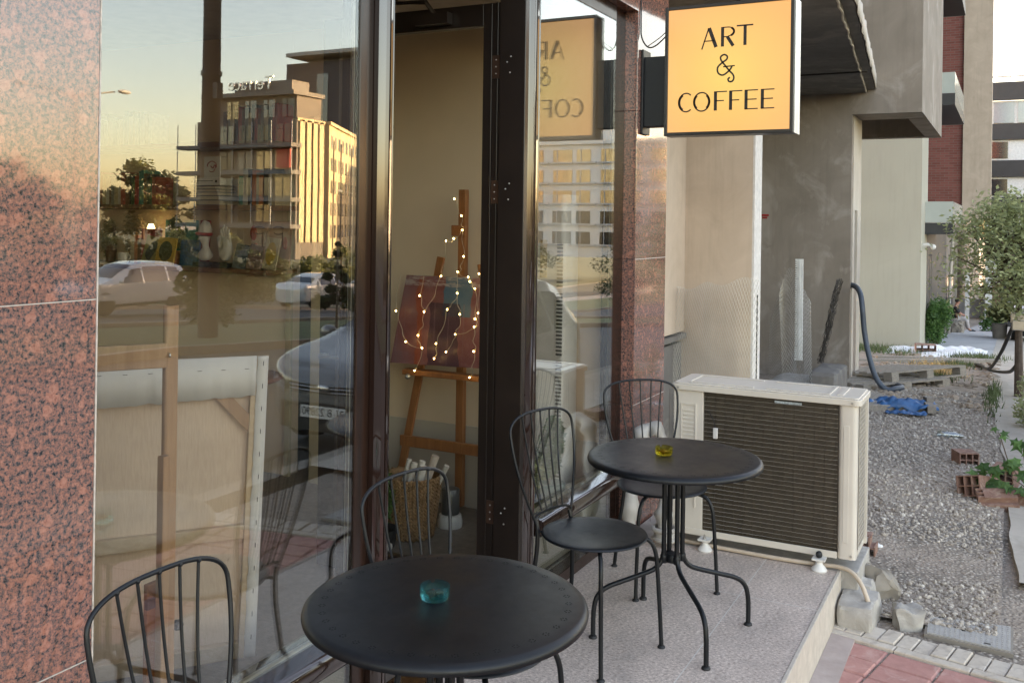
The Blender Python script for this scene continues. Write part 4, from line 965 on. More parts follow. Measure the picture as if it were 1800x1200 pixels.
for y, z in BU:
    m = MB(); m.sphere((4.428, y, z), .0036, 8, 6); obj('bulb', m, bulb, L, smooth=True)
m = MB(); m.sphere((4.43, 2.955, .79), .017, 8, 6, jit=.05); tagit(obj('glass_bauble', m, M['steel']), 'small shiny bauble hanging below the left corner of the painting', 'bauble')
# basket with paper rolls
BK = thing('wicker_basket', 'braided wicker basket full of paper rolls on the floor inside the door', 'basket', (4.22, 2.78, 0))
def wick():
    t = NT('braided_seagrass'); t.set(t.ramp(t.noise(30, 4, .7), [(.3, (.16, .085, .035)), (.7, (.36, .22, .11))]), .75); return t.m
m = MB(); nb = 26; g = random.Random(1)
for k in range(nb):
    a = 2*PI*k/nb
    for j in range(17):
        for s in (-1, 1):
            z = .012 + j*.0185; r = .115 + .045*(z/.32) ; aa = a + s*.055
            bm_ = T(4.22 + r*math.cos(aa), 2.78 + r*math.sin(aa), z + (.009 if s > 0 else 0), aa + PI/2, 0, 0) @ Matrix.Rotation(s*.75, 4, 'Y')
            v0 = len(m.v); m.sphere((0, 0, 0), .0135, 6, 4, (.62, .6, 1.15)); 
            for i in range(v0, len(m.v)): m.v[i] = tuple(bm_ @ Vector(m.v[i]))
m.lathe([(.113, .004), (.157, .322), (.149, .322), (.106, .01)], (4.22, 2.78, 0), 26)
obj('basket_wall', m, wick(), BK, smooth=True)
rolls = [((4.19, 2.84), (.02, -.08, .40), .013), ((4.18, 2.81), (.03, -.085, .385), .017), ((4.20, 2.78), (.03, -.09, .395), .017), ((4.19, 2.76), (.02, -.09, .375), .02), ((4.22, 2.75), (.05, -.115, .42), .02), ((4.24, 2.72), (.02, -.16, .38), .014)]
for i, ((x, y), d, r) in enumerate(rolls):
    m = MB(); g = random.Random(i); m.tube([(x, y+.03, .06), (x+d[0], y+.03+d[1], d[2])], r, 12)
    o = obj('paper_roll', m, simple('roll_paper_%d' % i, (.62-.08*(i == 4), .58-.12*(i == 4), .53-.14*(i == 4)), .7), None, smooth=True, ang=30)
    tagit(o, ['thin white paper roll at the left of the basket', 'white paper roll, second from the left in the basket', 'white paper roll in the middle of the basket', 'thick white paper roll right of the middle in the basket', 'long brownish paper roll rising highest from the basket', 'short roll leaning lowest at the right rim of the basket'][i], 'paper roll', 'paper rolls in the basket')
BT = thing('metal_canister', 'grey canister with a pale base standing behind the wicker basket', 'canister', (4.45, 2.68, 0))
m = MB(); m.lathe([(.0, .07), (.048, .07), (.05, .10), (.049, .20), (.045, .205), (.0, .205)], (4.45, 2.68, 0), 24); obj('body', m, simple('grey_can', (.13, .13, .125), .3, .4), BT, smooth=True)
m = MB(); m.lathe([(.0, .0), (.066, .0), (.069, .03), (.06, .065), (.0, .069)], (4.45, 2.68, 0), 24); obj('base', m, M['white_plastic'], BT, smooth=True)
def leafy(mb, blobs, n, size, g, flat=.35, needle=False):
    for _ in range(n):
        c, r = g.choice(blobs) if not isinstance(blobs, dict) else None
        d = Vector((g.gauss(0, 1), g.gauss(0, 1), g.gauss(0, 1))).normalized()*(g.random()**.45)
        p = Vector(c) + Vector((d.x*r[0], d.y*r[1], d.z*r[2]))
        a = Vector((g.gauss(0, 1), g.gauss(0, 1), g.gauss(0, .6))).normalized(); b = a.cross(Vector((g.gauss(0, 1), g.gauss(0, 1), g.gauss(0, 1)))).normalized()
        s = size*g.uniform(.6, 1.35); w = s*(.15 if needle else g.uniform(.35, .5))
        mb.add([p-a*s*.5, p-b*w*.5+a*s*.03, p+a*s*.5, p+b*w*.5+a*s*.03], [(0, 1, 2, 3)])
def plant(name, label, cat, base, blobs, n, size, mat, seed, potm=None, pot=None, stems=None, group=None, needle=False):
    t = thing(name, label, cat, base, 0, group); g = random.Random(seed)
    m = MB(); leafy(m, blobs, n, size, g, needle=needle); obj('foliage', m, mat, t)
    if stems:
        m = MB()
        for P, r in stems: m.tube(smoothpts(P, 4), r, 6)
        obj('stem', m, M['bark'], t, smooth=True)
    if pot:
        m = MB(); m.lathe(pot, base, 24); obj('pot', m, potm, t, smooth=True, ang=30)
    return t
M['leaf_succ'] = leafm('succulent_leaves', (.02, .06, .02), (.07, .16, .06))
plant('potted_grass', 'bushy green grass plant in a dark pot beside the wicker basket', 'plant', (4.0, 2.84, 0), [((4.0, 2.85, .24), (.09, .09, .17)), ((4.0, 2.87, .34), (.08, .08, .12))], 2600, .06, M['leaf_bright'], 4, M['black_rubber'], [(0, 0), (.09, 0), (.10, .09), (.09, .09), (0, .08)], needle=True)
m = MB(); g = random.Random(5)
m.sphere((3.84, 2.74, .055), .085, 16, 10, (1, 1, .72), .10, g); tagit(obj('paper_bag', m, simple('printed_white_bag', (.55, .5, .46), .6, 0, .5, 14)), 'crumpled pale printed bag on the floor in front of the grass plant', 'bag')
plant('potted_succulent', 'leafy green succulent in a ribbed teal pot behind the right window', 'plant', (4.24, 1.99, 0), [((4.24, 1.99, .54), (.06, .06, .11)), ((4.24, 1.97, .61), (.05, .05, .10)), ((4.23, 2.0, .48), (.07, .06, .08))], 3200, .036, M['leaf_succ'], 12, simple('teal_glaze', (.035, .12, .14), .3, 0, .2, 30), [(0, .0), (.055, .0), (.06, .1), (.072, .2), (.078, .22), (.074, .26), (.082, .30), (.078, .38), (.07, .385), (0, .37)], [([(4.24, 1.99, .36), (4.23, 1.99, .5), (4.24, 1.98, .64)], .006), ([(4.24, 1.99, .36), (4.26, 2.0, .48), (4.27, 1.99, .58)], .005)])
plant('potted_plant', 'small plant in a bright blue pot left of the teal pot behind the right window', 'plant', (4.09, 2.0, 0), [((4.09, 2.0, .45), (.05, .05, .08))], 350, .03, M['leaf_tree'], 13, simple('blue_glaze', (.03, .09, .22), .3), [(0, 0), (.04, 0), (.05, .1), (.056, .34), (.05, .35), (0, .33)], [([(4.09, 2.0, .33), (4.09, 2.0, .48)], .005)])
# standing air conditioner behind the right window
IA = thing('floor_air_conditioner', 'tall white floor-standing air conditioner behind the right window', 'air conditioner', (4.66, 2.19, 0))
m = MB(); m.prism(rrect(4.58, 2.08, 4.78, 2.30, .03), .06, 1.80); obj('cabinet', m, M['white_paint'], IA, smooth=True)
m = MB()
for z0, z1 in ((.30, .92), (.95, 1.28), (1.31, 1.54)): m.box(4.576, 2.088, z0, 4.5795, 2.122, z1)
gr = obj('vent_grille', m, M['wall_dark'], IA)
m = MB()
for k in range(62): m.box(4.573, 2.086, .305+k*.02, 4.5755, 2.124, .313+k*.02)
obj('vent_slat', m, M['white_paint'], gr)
m = MB(); m.box(4.577, 2.18, 1.41, 4.5795, 2.22, 1.56); m.box(4.577, 2.18, 1.36, 4.5795, 2.222, 1.40); obj('sticker', m, simple('cream_sticker', (.5, .42, .25), .5, 0, .6, 60), IA)
# ------------------------------------------------------------------ shelves and what stands on them
SH = thing('wall_shelves', 'three brown wooden wall shelves holding books and ornaments inside the cafe', 'shelves', (4.7, 5, 1.3))
for z in (1.335, 1.735, 2.135):
    m = MB(); m.box(4.50, 4.05, z-.032, 4.79, 6.6, z); obj('board', m, M['wood_shelf'], SH, bevel=.002)
cols = {'white': (.55, .53, .48), 'red': (.3, .03, .025), 'brown': (.14, .06, .035), 'teal': (.03, .2, .18), 'cream': (.45, .37, .24), 'black': (.02, .02, .025), 'blue': (.03, .07, .18), 'orange': (.42, .14, .05), 'grey': (.2, .19, .18), 'green': (.04, .1, .05), 'yellow': (.5, .33, .05)}
cm = {k: simple('book_cover_'+k, v, .5, 0, .15, 40) for k, v in cols.items()}
page = simple('book_pages', (.5, .45, .36), .8)
def book(y, z, th, h, dp, color, label, group, lean=0):
    t = thing('book', label, 'book', (4.58, y, z), 0, group); R_ = T(4.58, y, z, 0, lean)
    m = MB(); m.box(0, 0, 0, .002, th, h, R_); m.box(.0021, 0, 0, dp, .002, h, R_); m.box(.0021, th-.002, 0, dp, th, h, R_); obj('cover', m, cm[color], t)
    m = MB(); m.box(.0022, .0022, .003, dp-.004, th-.0022, h-.004, R_); obj('pages', m, page, t)
g = random.Random(21)
ORD = ['first', 'second', 'third', 'fourth', 'fifth', 'sixth', 'seventh', 'eighth', 'ninth', 'tenth', 'eleventh', 'twelfth', 'thirteenth', 'fourteenth', 'fifteenth', 'sixteenth', 'seventeenth', 'eighteenth', 'nineteenth', 'twentieth', 'twenty-first', 'twenty-second', 'twenty-third', 'twenty-fourth', 'twenty-fifth', 'twenty-sixth']
def row(ys, ye, z, seq, where, group):
    y = ye; i = 0
    while y > ys:
        th = g.uniform(.018, .04); c = seq[i % len(seq)]; h = g.uniform(.17, .24)
        y -= th + .0015; book(y, z, th, h, .15, c, '%s %s book, %s %s' % (('thin' if th < .027 else 'thick'), c, ORD[i], where), group); i += 1
row(5.40, 5.70, 1.736, ['cream', 'white', 'red', 'cream', 'white', 'brown', 'grey'], 'in the left row on the middle shelf', 'books left on the middle shelf')
row(5.13, 5.39, 1.736, ['brown', 'black', 'green', 'red', 'teal', 'teal'], 'in the row next to the tree reflection on the middle shelf', 'books left of centre on the middle shelf')
row(4.06, 4.36, 1.736, ['teal', 'white', 'black', 'orange', 'grey', 'orange', 'black', 'white', 'cream'], 'in the right row on the middle shelf', 'books right on the middle shelf')
row(4.06, 4.5, 2.136, ['brown', 'grey', 'cream', 'black', 'red'], 'in the row on the top shelf', 'books on the top shelf')
row(5.15, 5.75, 2.136, ['white', 'cream', 'white', 'grey'], 'in the left row on the top shelf', 'books left on the top shelf')
for i, (c, th) in enumerate((('blue', .03), ('black', .028), ('blue', .022), ('grey', .018), ('black', .02))):
    z = 1.736 + sum((.03, .028, .022, .018, .02)[:i]) + .001*i
    t = thing('book', '%s book lying flat, %s from the bottom of the stack under the white box' % (c, ORD[i]), 'book', (4.56, 4.5, z), 0, 'stacked books')
    m = MB(); m.box(4.56, 4.50+.01*i, z, 4.74, 4.76, z+.002); m.box(4.56, 4.50+.01*i, z+th-.002, 4.74, 4.76, z+th); obj('cover', m, cm[c], t)
    m = MB(); m.box(4.563, 4.503+.01*i, z+.0022, 4.738, 4.757, z+th-.0022); obj('pages', m, page, t)
t = thing('storage_box', 'flat white box with a dark slot on top of the stacked books', 'box', (4.56, 4.5, 1.86))
m = MB(); m.box(4.56, 4.50, 1.863, 4.75, 4.77, 1.91); obj('box', m, M['white_paint'], t, bevel=.002)
m = MB(); m.box(4.558, 4.56, 1.888, 4.5598, 4.72, 1.892); m.box(4.558, 4.525, 1.88, 4.5598, 4.54, 1.895); m.box(4.558, 4.735, 1.88, 4.5598, 4.75, 1.895); obj('slot', m, cm['black'], t)
t = thing('white_card', 'white card with a red swirl drawn on it, leaning above the flat white box', 'card', (4.6, 4.6, 1.912))
m = MB(); m.box(4.60, 4.54, 1.912, 4.606, 4.68, 2.05); obj('card', m, M['white_paint'], t)
m = MB(); m.tube([(4.598, 4.61+.035*math.cos(a)*(1+.2*math.sin(3*a)), 1.985+.035*math.sin(a)) for a in [i*.2 for i in range(28)]], .0025, 5); m.tube(smoothpts([(4.598, 4.62, 1.99), (4.598, 4.60, 1.975), (4.598, 4.585, 1.995), (4.598, 4.57, 1.98)], 4), .003, 5); obj('drawing', m, cm['red'], t)
z0 = 1.336
# mug
t = thing('mug', 'small white mug on the lower shelf', 'mug', (4.58, 5.40, z0))
m = MB(); m.lathe([(0, 0), (.03, 0), (.036, .02), (.037, .07), (.034, .07), (.032, .01), (0, .01)], (4.58, 5.40, z0), 20); obj('cup', m, M['white_plastic'], t, smooth=True)
m = MB(); m.tube(smoothpts([(4.58, 5.365, z0+.06), (4.58, 5.34, z0+.055), (4.58, 5.335, z0+.03), (4.58, 5.365, z0+.018)], 5), .004, 6); obj('handle', m, M['white_plastic'], t)
row(5.22, 5.335, z0, ['cream', 'orange', 'brown', 'red', 'grey'], 'beside the white mug on the lower shelf', 'books on the lower shelf')
def panelthing(name, label, cat, y, w, h, x, col, inner=None, innercol=None, tilt=-.12, lean=0, z=z0):
    t = thing(name, label, cat, (x, y, z)); R_ = T(x, y, z, 0, lean, tilt*-1)
    m = MB(); m.box(0, -w/2, 0, .012, w/2, h, R_); obj('cover', m, col, t, bevel=.0015)
    if inner is not None:
        m = MB(); n = 28; P = [(w*.36*math.cos(2*PI*i/n), h/2 + h*.36*math.sin(2*PI*i/n)) for i in range(n)]
        if inner == 'figure': P = [(a*.75 + .1*w*math.sin(b*30), b) for a, b in P]
        m.add([R_ @ Vector((-.0015, a, b)) for a, b in P], [tuple(range(n))]); m.add([R_ @ Vector((-.0004, a, b)) for a, b in P], [tuple(range(n))]); obj('picture', m, innercol, t)
    return t
panelthing('picture_book', 'greenish book showing a dark figure, leaning beside the yellow framed card', 'book', 5.14, .15, .19, 4.56, simple('olive_cover', (.26, .22, .08), .5), 'figure', cm['black'], -.15, .18)
panelthing('picture_card', 'yellow card with a dark oval picture on the lower shelf', 'card', 4.985, .17, .185, 4.55, cm['yellow'], 'oval', simple('oval_print', (.05, .06, .03), .5, 0, .6, 60), -.15, .05)
panelthing('blue_box', 'blue patterned book standing behind the yellow card', 'book', 4.83, .17, .17, 4.62, simple('blue_cover', (.03, .10, .24), .5, 0, .5, 60), None, None, -.1)
panelthing('teal_folder', 'large teal folder standing at the back of the lower shelf', 'folder', 5.02, .30, .30, 4.72, cm['teal'], None, None, -.05)
panelthing('crimson_folder', 'crimson folder standing right of the teal folder', 'folder', 4.80, .09, .30, 4.72, cm['red'], None, None, -.05)
# painted faces board: a generic closed-eyes face
t = panelthing('face_painting', 'orange and cream painting of a face with closed eyes on the lower shelf', 'painting', 4.17, .32, .30, 4.66, simple('face_paint', (.42, .27, .17), .6, 0, .4, 7), None, None, -.08)
m = MB()
for cy in (4.26, 4.10): m.tube([(4.664, cy + .035*math.cos(a), 1.565 - .012*math.sin(a)) for a in [PI*i/10 for i in range(11)]], .003, 5); m.tube([(4.664, cy + .04*math.cos(a), 1.59 + .012*math.sin(a)) for a in [PI*i/10 for i in range(11)]], .004, 5)
m.tube(smoothpts([(4.664, 4.19, 1.58), (4.664, 4.20, 1.53), (4.664, 4.17, 1.515)], 4), .003, 5)
obj('painted_line', m, cm['brown'], t)
m = MB(); 
for (y, z, r, s) in ((4.31, 1.56, .03, 1.6), (4.29, 1.45, .028, 1.7), (4.05, 1.50, .02, 2.0)): m.sphere((4.668, y, z), r, 10, 8, (.15, 1, s))
obj('painted_patch', m, simple('red_patch', (.35, .05, .02), .6), t)
panelthing('small_book', 'dark blue-grey book leaning in front of the face painting', 'book', 4.33, .11, .155, 4.55, simple('bluegrey_cover', (.08, .10, .12), .5, 0, .5, 80), None, None, -.2, .12)
panelthing('small_book', 'brown book with white edges in front of the face painting', 'book', 4.20, .12, .155, 4.54, simple('mauve_cover', (.2, .12, .1), .5), None, None, -.2, .12)
panelthing('small_book', 'cream book with a yellow band at the right end of the lower shelf', 'book', 4.09, .11, .2, 4.56, cm['cream'], 'oval', cm['yellow'], -.15, .1)
# plaster sculptures
plasterm = simple('white_plaster', (.62, .59, .54), .6, 0, .06, 20)
t = thing('plaster_bust', 'white plaster bust with a dark red blindfold on the lower shelf', 'sculpture', (4.60, 4.66, z0))
def skinned(name, verts, edges, radii, mat, parent, sub=2, root=0):
    me = bpy.data.meshes.new(name); off = parent.location if parent else Vector((0, 0, 0))
    me.from_pydata([tuple(Vector(v)-off) for v in verts], edges, []); o = bpy.data.objects.new(name, me); COL.objects.link(o)
    if parent: o.parent = parent
    me.materials.append(mat); md = o.modifiers.new('skin', 'SKIN'); md.use_smooth_shade = True
    for v, r in zip(me.skin_vertices[0].data, radii): v.radius = r if isinstance(r, tuple) else (r, r)
    me.skin_vertices[0].data[root].use_root = True
    s = o.modifiers.new('subdivision', 'SUBSURF'); s.levels = sub; s.render_levels = sub
    return o
by = 4.66
skinned('bust', [(4.60, by, z0+.035), (4.60, by, z0+.075), (4.605, by, z0+.115), (4.60, by, z0+.15), (4.592, by, z0+.19), (4.590, by, z0+.225), (4.592, by, z0+.255), (4.595, by-.055, z0+.055), (4.595, by+.055, z0+.055), (4.558, by, z0+.185), (4.61, by+.03, z0+.275), (4.60, by-.01, z0+.30), (4.615, by-.03, z0+.265)],
        [(0, 1), (1, 2), (2, 3), (3, 4), (4, 5), (5, 6), (1, 7), (1, 8), (4, 9), (6, 10), (6, 11), (6, 12)], [.05, .042, .022, .022, .036, .041, .032, .028, .028, .009, .018, .016, .018], plasterm, t)
m = MB(); m.tube([(4.588+.045*math.cos(a), by+.045*math.sin(a), z0+.212+.004*math.sin(a)) for a in [2*PI*i/24 for i in range(24)]], .011, 8, closed=True); obj('blindfold', m, cm['red'], t, smooth=True)
m = MB(); m.box(4.545, by-.06, z0, 4.655, by+.055, z0+.028); obj('base', m, cm['black'], t)
t = thing('plaster_hands', 'white plaster sculpture of two raised hands on the lower shelf', 'sculpture', (4.60, 4.48, z0))
hy = 4.48
V = [(4.60, hy, z0+.03), (4.60, hy+.01, z0+.09), (4.60, hy-.025, z0+.12), (4.60, hy+.045, z0+.12), (4.60, hy+.05, z0+.165), (4.60, hy-.01, z0+.165)]
Ed = [(0, 1), (1, 2), (1, 3), (3, 4), (2, 5)]; Rr = [.042, .04, .028, .016, .014, .03]
for k in range(4):
    b = len(V); yy = hy-.045+.022*k; V += [(4.585, yy, z0+.195+.005*k), (4.575, yy+.002, z0+.225+.01*(k % 3)), (4.588, yy+.006, z0+.25+.012*(k % 3))]; Ed += [(5, b), (b, b+1), (b+1, b+2)]; Rr += [.011, .0095, .007]
for k in range(3):
    b = len(V); yy = hy+.03+.015*k; V += [(4.58, yy, z0+.19), (4.585, yy-.004, z0+.215-.012*k)]; Ed += [(4, b), (b, b+1)]; Rr += [.0085, .0065]
skinned('hands', V, Ed, Rr, plasterm, t)
m = MB(); m.box(4.55, hy-.06, z0, 4.66, hy+.065, z0+.028); obj('base', m, cm['black'], t)
plant('dried_pampas', 'bunch of dried pampas grass at the far left of the lower shelf', 'dried grass', (4.66, 5.62, z0), [((4.66, 5.64, 1.50), (.05, .06, .14))], 900, .05, simple('pampas_straw', (.3, .24, .14), .9), 31, cm['brown'], [(0, 0), (.03, 0), (.04, .08), (.02, .12), (0, .11)], needle=True)
plant('dried_pampas', 'taller bunch of dried pampas grass left of the books on the lower shelf', 'dried grass', (4.66, 5.40, z0), [((4.66, 5.42, 1.54), (.05, .05, .17)), ((4.66, 5.34, 1.52), (.03, .03, .16))], 1300, .05, simple('pampas_straw_pale', (.32, .25, .16), .9), 32, cm['brown'], [(0, 0), (.03, 0), (.04, .08), (.02, .12), (0, .11)], needle=True)
plant('dried_arrangement', 'small dried grass arrangement behind the yellow card', 'dried grass', (4.68, 5.02, z0+.001), [((4.68, 5.0, 1.56), (.05, .06, .11))], 900, .045, simple('dried_green', (.2, .22, .14), .9), 33, cm['orange'], [(0, 0), (.03, 0), (.035, .09), (0, .085)], needle=True)
t = thing('desk_lamp', 'small brass and black lamp standing behind the books by the mug', 'lamp', (4.7, 5.26, z0))
m = MB(); m.lathe([(0, 0), (.03, 0), (.03, .008), (.005, .012), (.005, .22), (0, .22)], (4.70, 5.26, z0), 14); obj('stand', m, cm['black'], t)
m = MB(); m.lathe([(0, .27), (.016, .27), (.03, .23), (.028, .23), (0, .265)], (4.68, 5.25, z0), 14); obj('shade', m, emis('lit_shade', (1, .72, .3), 1.2), t, smooth=True)
# chair back and small table top seen inside through the left window
t = thing('side_table', 'small round red-brown wooden table inside the cafe behind the canvas corner', 'table', (4.3, 3.9, 0))
m = MB(); m.lathe([(0, .70), (.24, .70), (.25, .71), (.25, .725), (.24, .73), (0, .73)], (4.25, 4.02, 0), 32); obj('tabletop', m, M['wood_red'], t, smooth=True)
for k in range(3):
    a = 2*PI*k/3; m = MB(); m.tube([(4.25+.05*math.cos(a), 4.02+.05*math.sin(a), .70), (4.25+.2*math.cos(a), 4.02+.2*math.sin(a), 0)], .016, 8); obj('leg', m, M['wood_red'], t)
# ------------------------------------------------------------------ things in the yard
def gz(x, y): return G(x, y)
# wire netting
def netting(mb, fn, nu, nv, r=.0016):
    for i in range(nu):
        P = []
        for j in range(nv*2+1):
            P.append(fn((i + (.5 if j % 2 else 0) + (0)) / nu, j/(nv*2)))
        mb.tube(P, r, 3, cap=False)
        P = []
        for j in range(nv*2+1): P.append(fn((i + (-.5 if j % 2 else 0)) / nu, j/(nv*2)))
        mb.tube(P, r, 3, cap=False)
def nf(u, v):
    y = 2.45 - .78*u; top = 1.13 + .13*u + .02*math.sin(u*17); z = -.18 + (top+.18)*v
    return (7.28 + .06*math.sin(u*5+1) + .02*math.sin(v*6+u*9), y, z)
m = MB(); netting(m, nf, 40, 24, .0013)
tagit(obj('wire_netting', m, M['wire'], None), 'galvanised wire netting standing across the open bay behind the air conditioner', 'netting')
def nf2(u, v):
    a = u*2.2; r = .16 + .10*v
    y = 2.32 - .50*u + .10*v*math.sin(u*3); z = -.05 + 1.25*v*(.55+.45*math.sin(PI*min(1, u*.9)))
    return (10.6 + .25*math.sin(a*2.2), y, z)
m = MB(); netting(m, nf2, 17, 22, .0016)
tagit(obj('wire_netting', m, M['wire'], None), 'second sheet of curved wire netting leaning on the grey wall around the white straightedge', 'netting')
m = MB()
for k in range(26):
    g = random.Random(k); P = []
    for i in range(14):
        t_ = i/13; y = 1.98 - .20*t_ + .03*math.sin(t_*9+k); P.append((11.7 + .08*math.sin(k+t_*8), y + g.uniform(-.03, .03)*(1-.3*t_), .05 + .98*t_ + g.uniform(-.02, .02)))
    m.tube(P, .0035, 3)
tagit(obj('wire_bundle', m, simple('rusty_wire', (.06, .052, .045), .7, .3, .3), None), 'dark tangled roll of wire leaning diagonally on the grey wall', 'wire')
t = thing('straightedge', 'white marked straightedge leaning upright on the grey wall', 'straightedge', (11, 2.1, .15))
R_ = T(11.0, 2.06, .15, 0, -.01, .03)
m = MB(); m.box(0, -.0, 0, .02, .085, 1.135, R_); m.box(-.006, .028, .02, -.0005, .05, 1.13, R_); obj('rail', m, M['white_paint'], t)
m = MB()
for k in range(44): m.box(-.0045, .072 if k % 5 else .062, .03+k*.025, -.0008, .0845, .036+k*.025, R_)
obj('mark', m, M['wall_dark'], t)
g = random.Random(14)
def rough_block(name, label, cat, x0, y0, z0, x1, y1, z1, mat, seed, jit=.012, rz=0, group=None):
    bm = bmesh.new(); bmesh.ops.create_cube(bm, size=1); bmesh.ops.subdivide_edges(bm, edges=bm.edges, cuts=7, use_grid_fill=True)
    cx, cy, cz = (x0+x1)/2, (y0+y1)/2, (z0+z1)/2; R_ = Matrix.Rotation(rz, 3, 'Z'); m = MB(); vs = []
    for v in bm.verts:
        p = Vector((v.co.x*(x1-x0), v.co.y*(y1-y0), v.co.z*(z1-z0)))
        e = sum(1 for q in v.co if abs(abs(q)-.5) < .01)
        if e >= 2: p *= 1-.03*e
        p = p + Vector([jit*noise.noise(Vector((p.x*14+seed, p.y*14+k*7, p.z*14))) for k in range(3)])
        vs.append(R_ @ p + Vector((cx, cy, cz)))
    m.add(vs, [tuple(v.index for v in f.verts) for f in bm.faces]); bm.free()
    o = obj(name, m, mat, None, smooth=True, ang=32); return tagit(o, label, cat, group)
rough_block('concrete_block', 'flat concrete block lying at the foot of the grey wall below the straightedge', 'block', 10.2, 1.7, -.3, 11.3, 2.35, -.03, M['concrete_light'], 1)
rough_block('concrete_block', 'concrete block with a raised edge beside the white plastic pipe', 'block', 10.6, 1.62, -.3, 11.4, 1.92, .10, M['concrete'], 2)
rough_block('granite_block', 'rough grey granite block under the end of the drain hose at the terrace corner', 'block', 4.62, .535, -.26, 4.90, .698, -.085, M['concrete_light'], 3, .014)
rough_block('rubble_piece', 'broken mortar lump under the right end of the air conditioner', 'rubble', 4.90, .58, -.24, 5.02, .72, -.07, M['concrete_light'], 4, .02)
rough_block('rubble_piece', 'tan broken stone right of the mortar lump under the air conditioner', 'rubble', 5.03, .50, -.24, 5.16, .62, -.06, M['kerb'], 5, .04, .4)
rough_block('broken_stone', 'loose chunk of broken concrete beside the cream paving edge', 'rubble', 4.77, .345, -.22, 4.91, .47, -.12, M['concrete_light'], 6, .025, .3)
m = MB()
m.tube([(9.6, 1.60, .02), (9.45, 1.30, .015)], .045, 18); m.lathe([(0, 0), (.052, 0), (.056, .012), (.056, .05), (.05, .06), (0, .06)], (0, 0, 0), 18, T(9.45, 1.30, .015, math.atan2(-.3, -.15), 0, PI/2))
tagit(obj('drain_pipe', m, M['white_plastic'], None, smooth=True), 'short white plastic pipe with a capped end lying by the grey wall', 'pipe')
m = MB(); m.box(12.285, 2.74, 1.775, 12.298, 2.87, 1.80); m.box(12.285, 2.76, 1.745, 12.298, 2.82, 1.765)
tagit(obj('red_tag', m, simple('red_marker', (.3, .02, .02), .6)), 'small red marker stuck on the grey wall', 'marker')
m = MB(); m.tube(smoothpts([(12.5, 1.86, .94), (12.35, 1.70, .93), (12.1, 1.60, .86), (12.0, 1.56, .70), (11.98, 1.53, .42), (11.92, 1.47, .15), (11.86, 1.38, -.1), (11.84, 1.27, -.22), (11.9, 1.18, -.215), (12.1, 1.12, -.22), (12.4, 1.25, -.24)], 6), .032, 12)
tagit(obj('thick_hose', m, M['blue_hose'], None, smooth=True, ang=180), 'thick blue-grey hose curving from the wall slot down to the ground', 'hose')
def pallet(label, x, y, z, rz, ry=0, rx=0):
    t = thing('wooden_pallet', label, 'pallet', (x, y, z), 0, 'wooden pallets'); R_ = T(x, y, z, rz, rx, ry)
    for k in range(7): m = MB(); m.box(-.8, -.55+k*.17, .115, .8, -.55+k*.17+.11, .135, R_); obj('deck_board', m, M['wood_grey'], t)
    for yy in (-.55, -.05, .45):
        for xx in (-.8, -.07, .66): m = MB(); m.box(xx, yy, .022, xx+.14, yy+.11, .0935, R_); obj('block', m, M['wood_grey'], t)
    for xx in (-.8, -.07, .66): m = MB(); m.box(xx, -.55, .094, xx+.14, .58, .1145, R_); obj('cross_board', m, M['wood_grey'], t)
    for yy in (-.55, -.05, .45): m = MB(); m.box(-.8, yy, 0, .8, yy+.11, .0215, R_); obj('bottom_board', m, M['wood_grey'], t)
pallet('weathered wooden pallet lying tilted behind the thick hose', 13.25, 1.35, -.30, math.radians(-28), math.radians(1), math.radians(-7))
pallet('lower weathered pallet under the left end of the tilted pallet', 12.75, 1.55, -.34, math.radians(-32), math.radians(1))
def plank(label, x, y, z, l, w, h, rz, ry=0, mat='wood_grey', nm='plank'):
    m = MB(); m.box(-l/2, -w/2, 0, l/2, w/2, h, T(x, y, z, rz, 0, ry)); tagit(obj(nm, m, M[mat], None, bevel=.003), label, 'plank', 'loose planks in the yard')
plank('short grey plank left of the blue tarpaulin', 10.6, 1.52, -.2, .6, .30, .05, 1.2)
plank('thin grey board lying flat in front of the thick hose', 11.15, 1.30, -.225, .45, .35, .03, .9)
plank('long brown plank under the blue tarpaulin', 10.45, 1.05, -.22, .95, .08, .07, math.radians(118))
plank('brown plank behind the blue tarpaulin', 10.95, 1.0, -.23, .8, .09, .05, math.radians(112))
plank('short batten at the right end of the blue tarpaulin', 10.55, .71, -.20, .28, .08, .07, .2)
plank('small pale wood offcut on top of the tarpaulin end', 10.75, .74, -.14, .12, .07, .05, .4)
plank('long dark plank on the far dirt heap', 17.2, 1.35, -.57, 2.2, .14, .05, math.radians(-60))
plank('second long plank beyond the straw', 18.0, 1.1, -.62, 2.0, .12, .05, math.radians(-72))
plank('pale plank lying by the straw near the cable', 16.0, .60, -.52, .7, .12, .03, math.radians(-85))
m = MB()
def tf(a, b):
    x = 10.35 + .36*b + .1*a; y = 1.28 - .66*a + .05*b
    return (x, y, -.17 + .075*noise.noise(Vector((a*4, b*3, 2))) + .06*math.sin(b*PI)*math.sin(a*PI) + .03*noise.noise(Vector((a*13, b*9, 5))))
m.grid(40, 16, tf); o = obj('blue_tarpaulin', m, M['tarp'], None, smooth=True, ang=180); sm = o.modifiers.new('thickness', 'SOLIDIFY'); sm.thickness = .003
tagit(o, 'crumpled blue tarpaulin lying over the planks', 'tarpaulin')
m = MB()
m.grid(20, 8, lambda a, b: (10.2+.15*b, 1.1-.38*a, -.19+.04*noise.noise(Vector((a*6, b*3, 8))))); o = obj('blue_tarpaulin', m, M['tarp'], None, smooth=True, ang=180); o.modifiers.new('thickness', 'SOLIDIFY').thickness = .003
tagit(o, 'small strip of blue tarpaulin hanging in front of the long brown plank', 'tarpaulin')
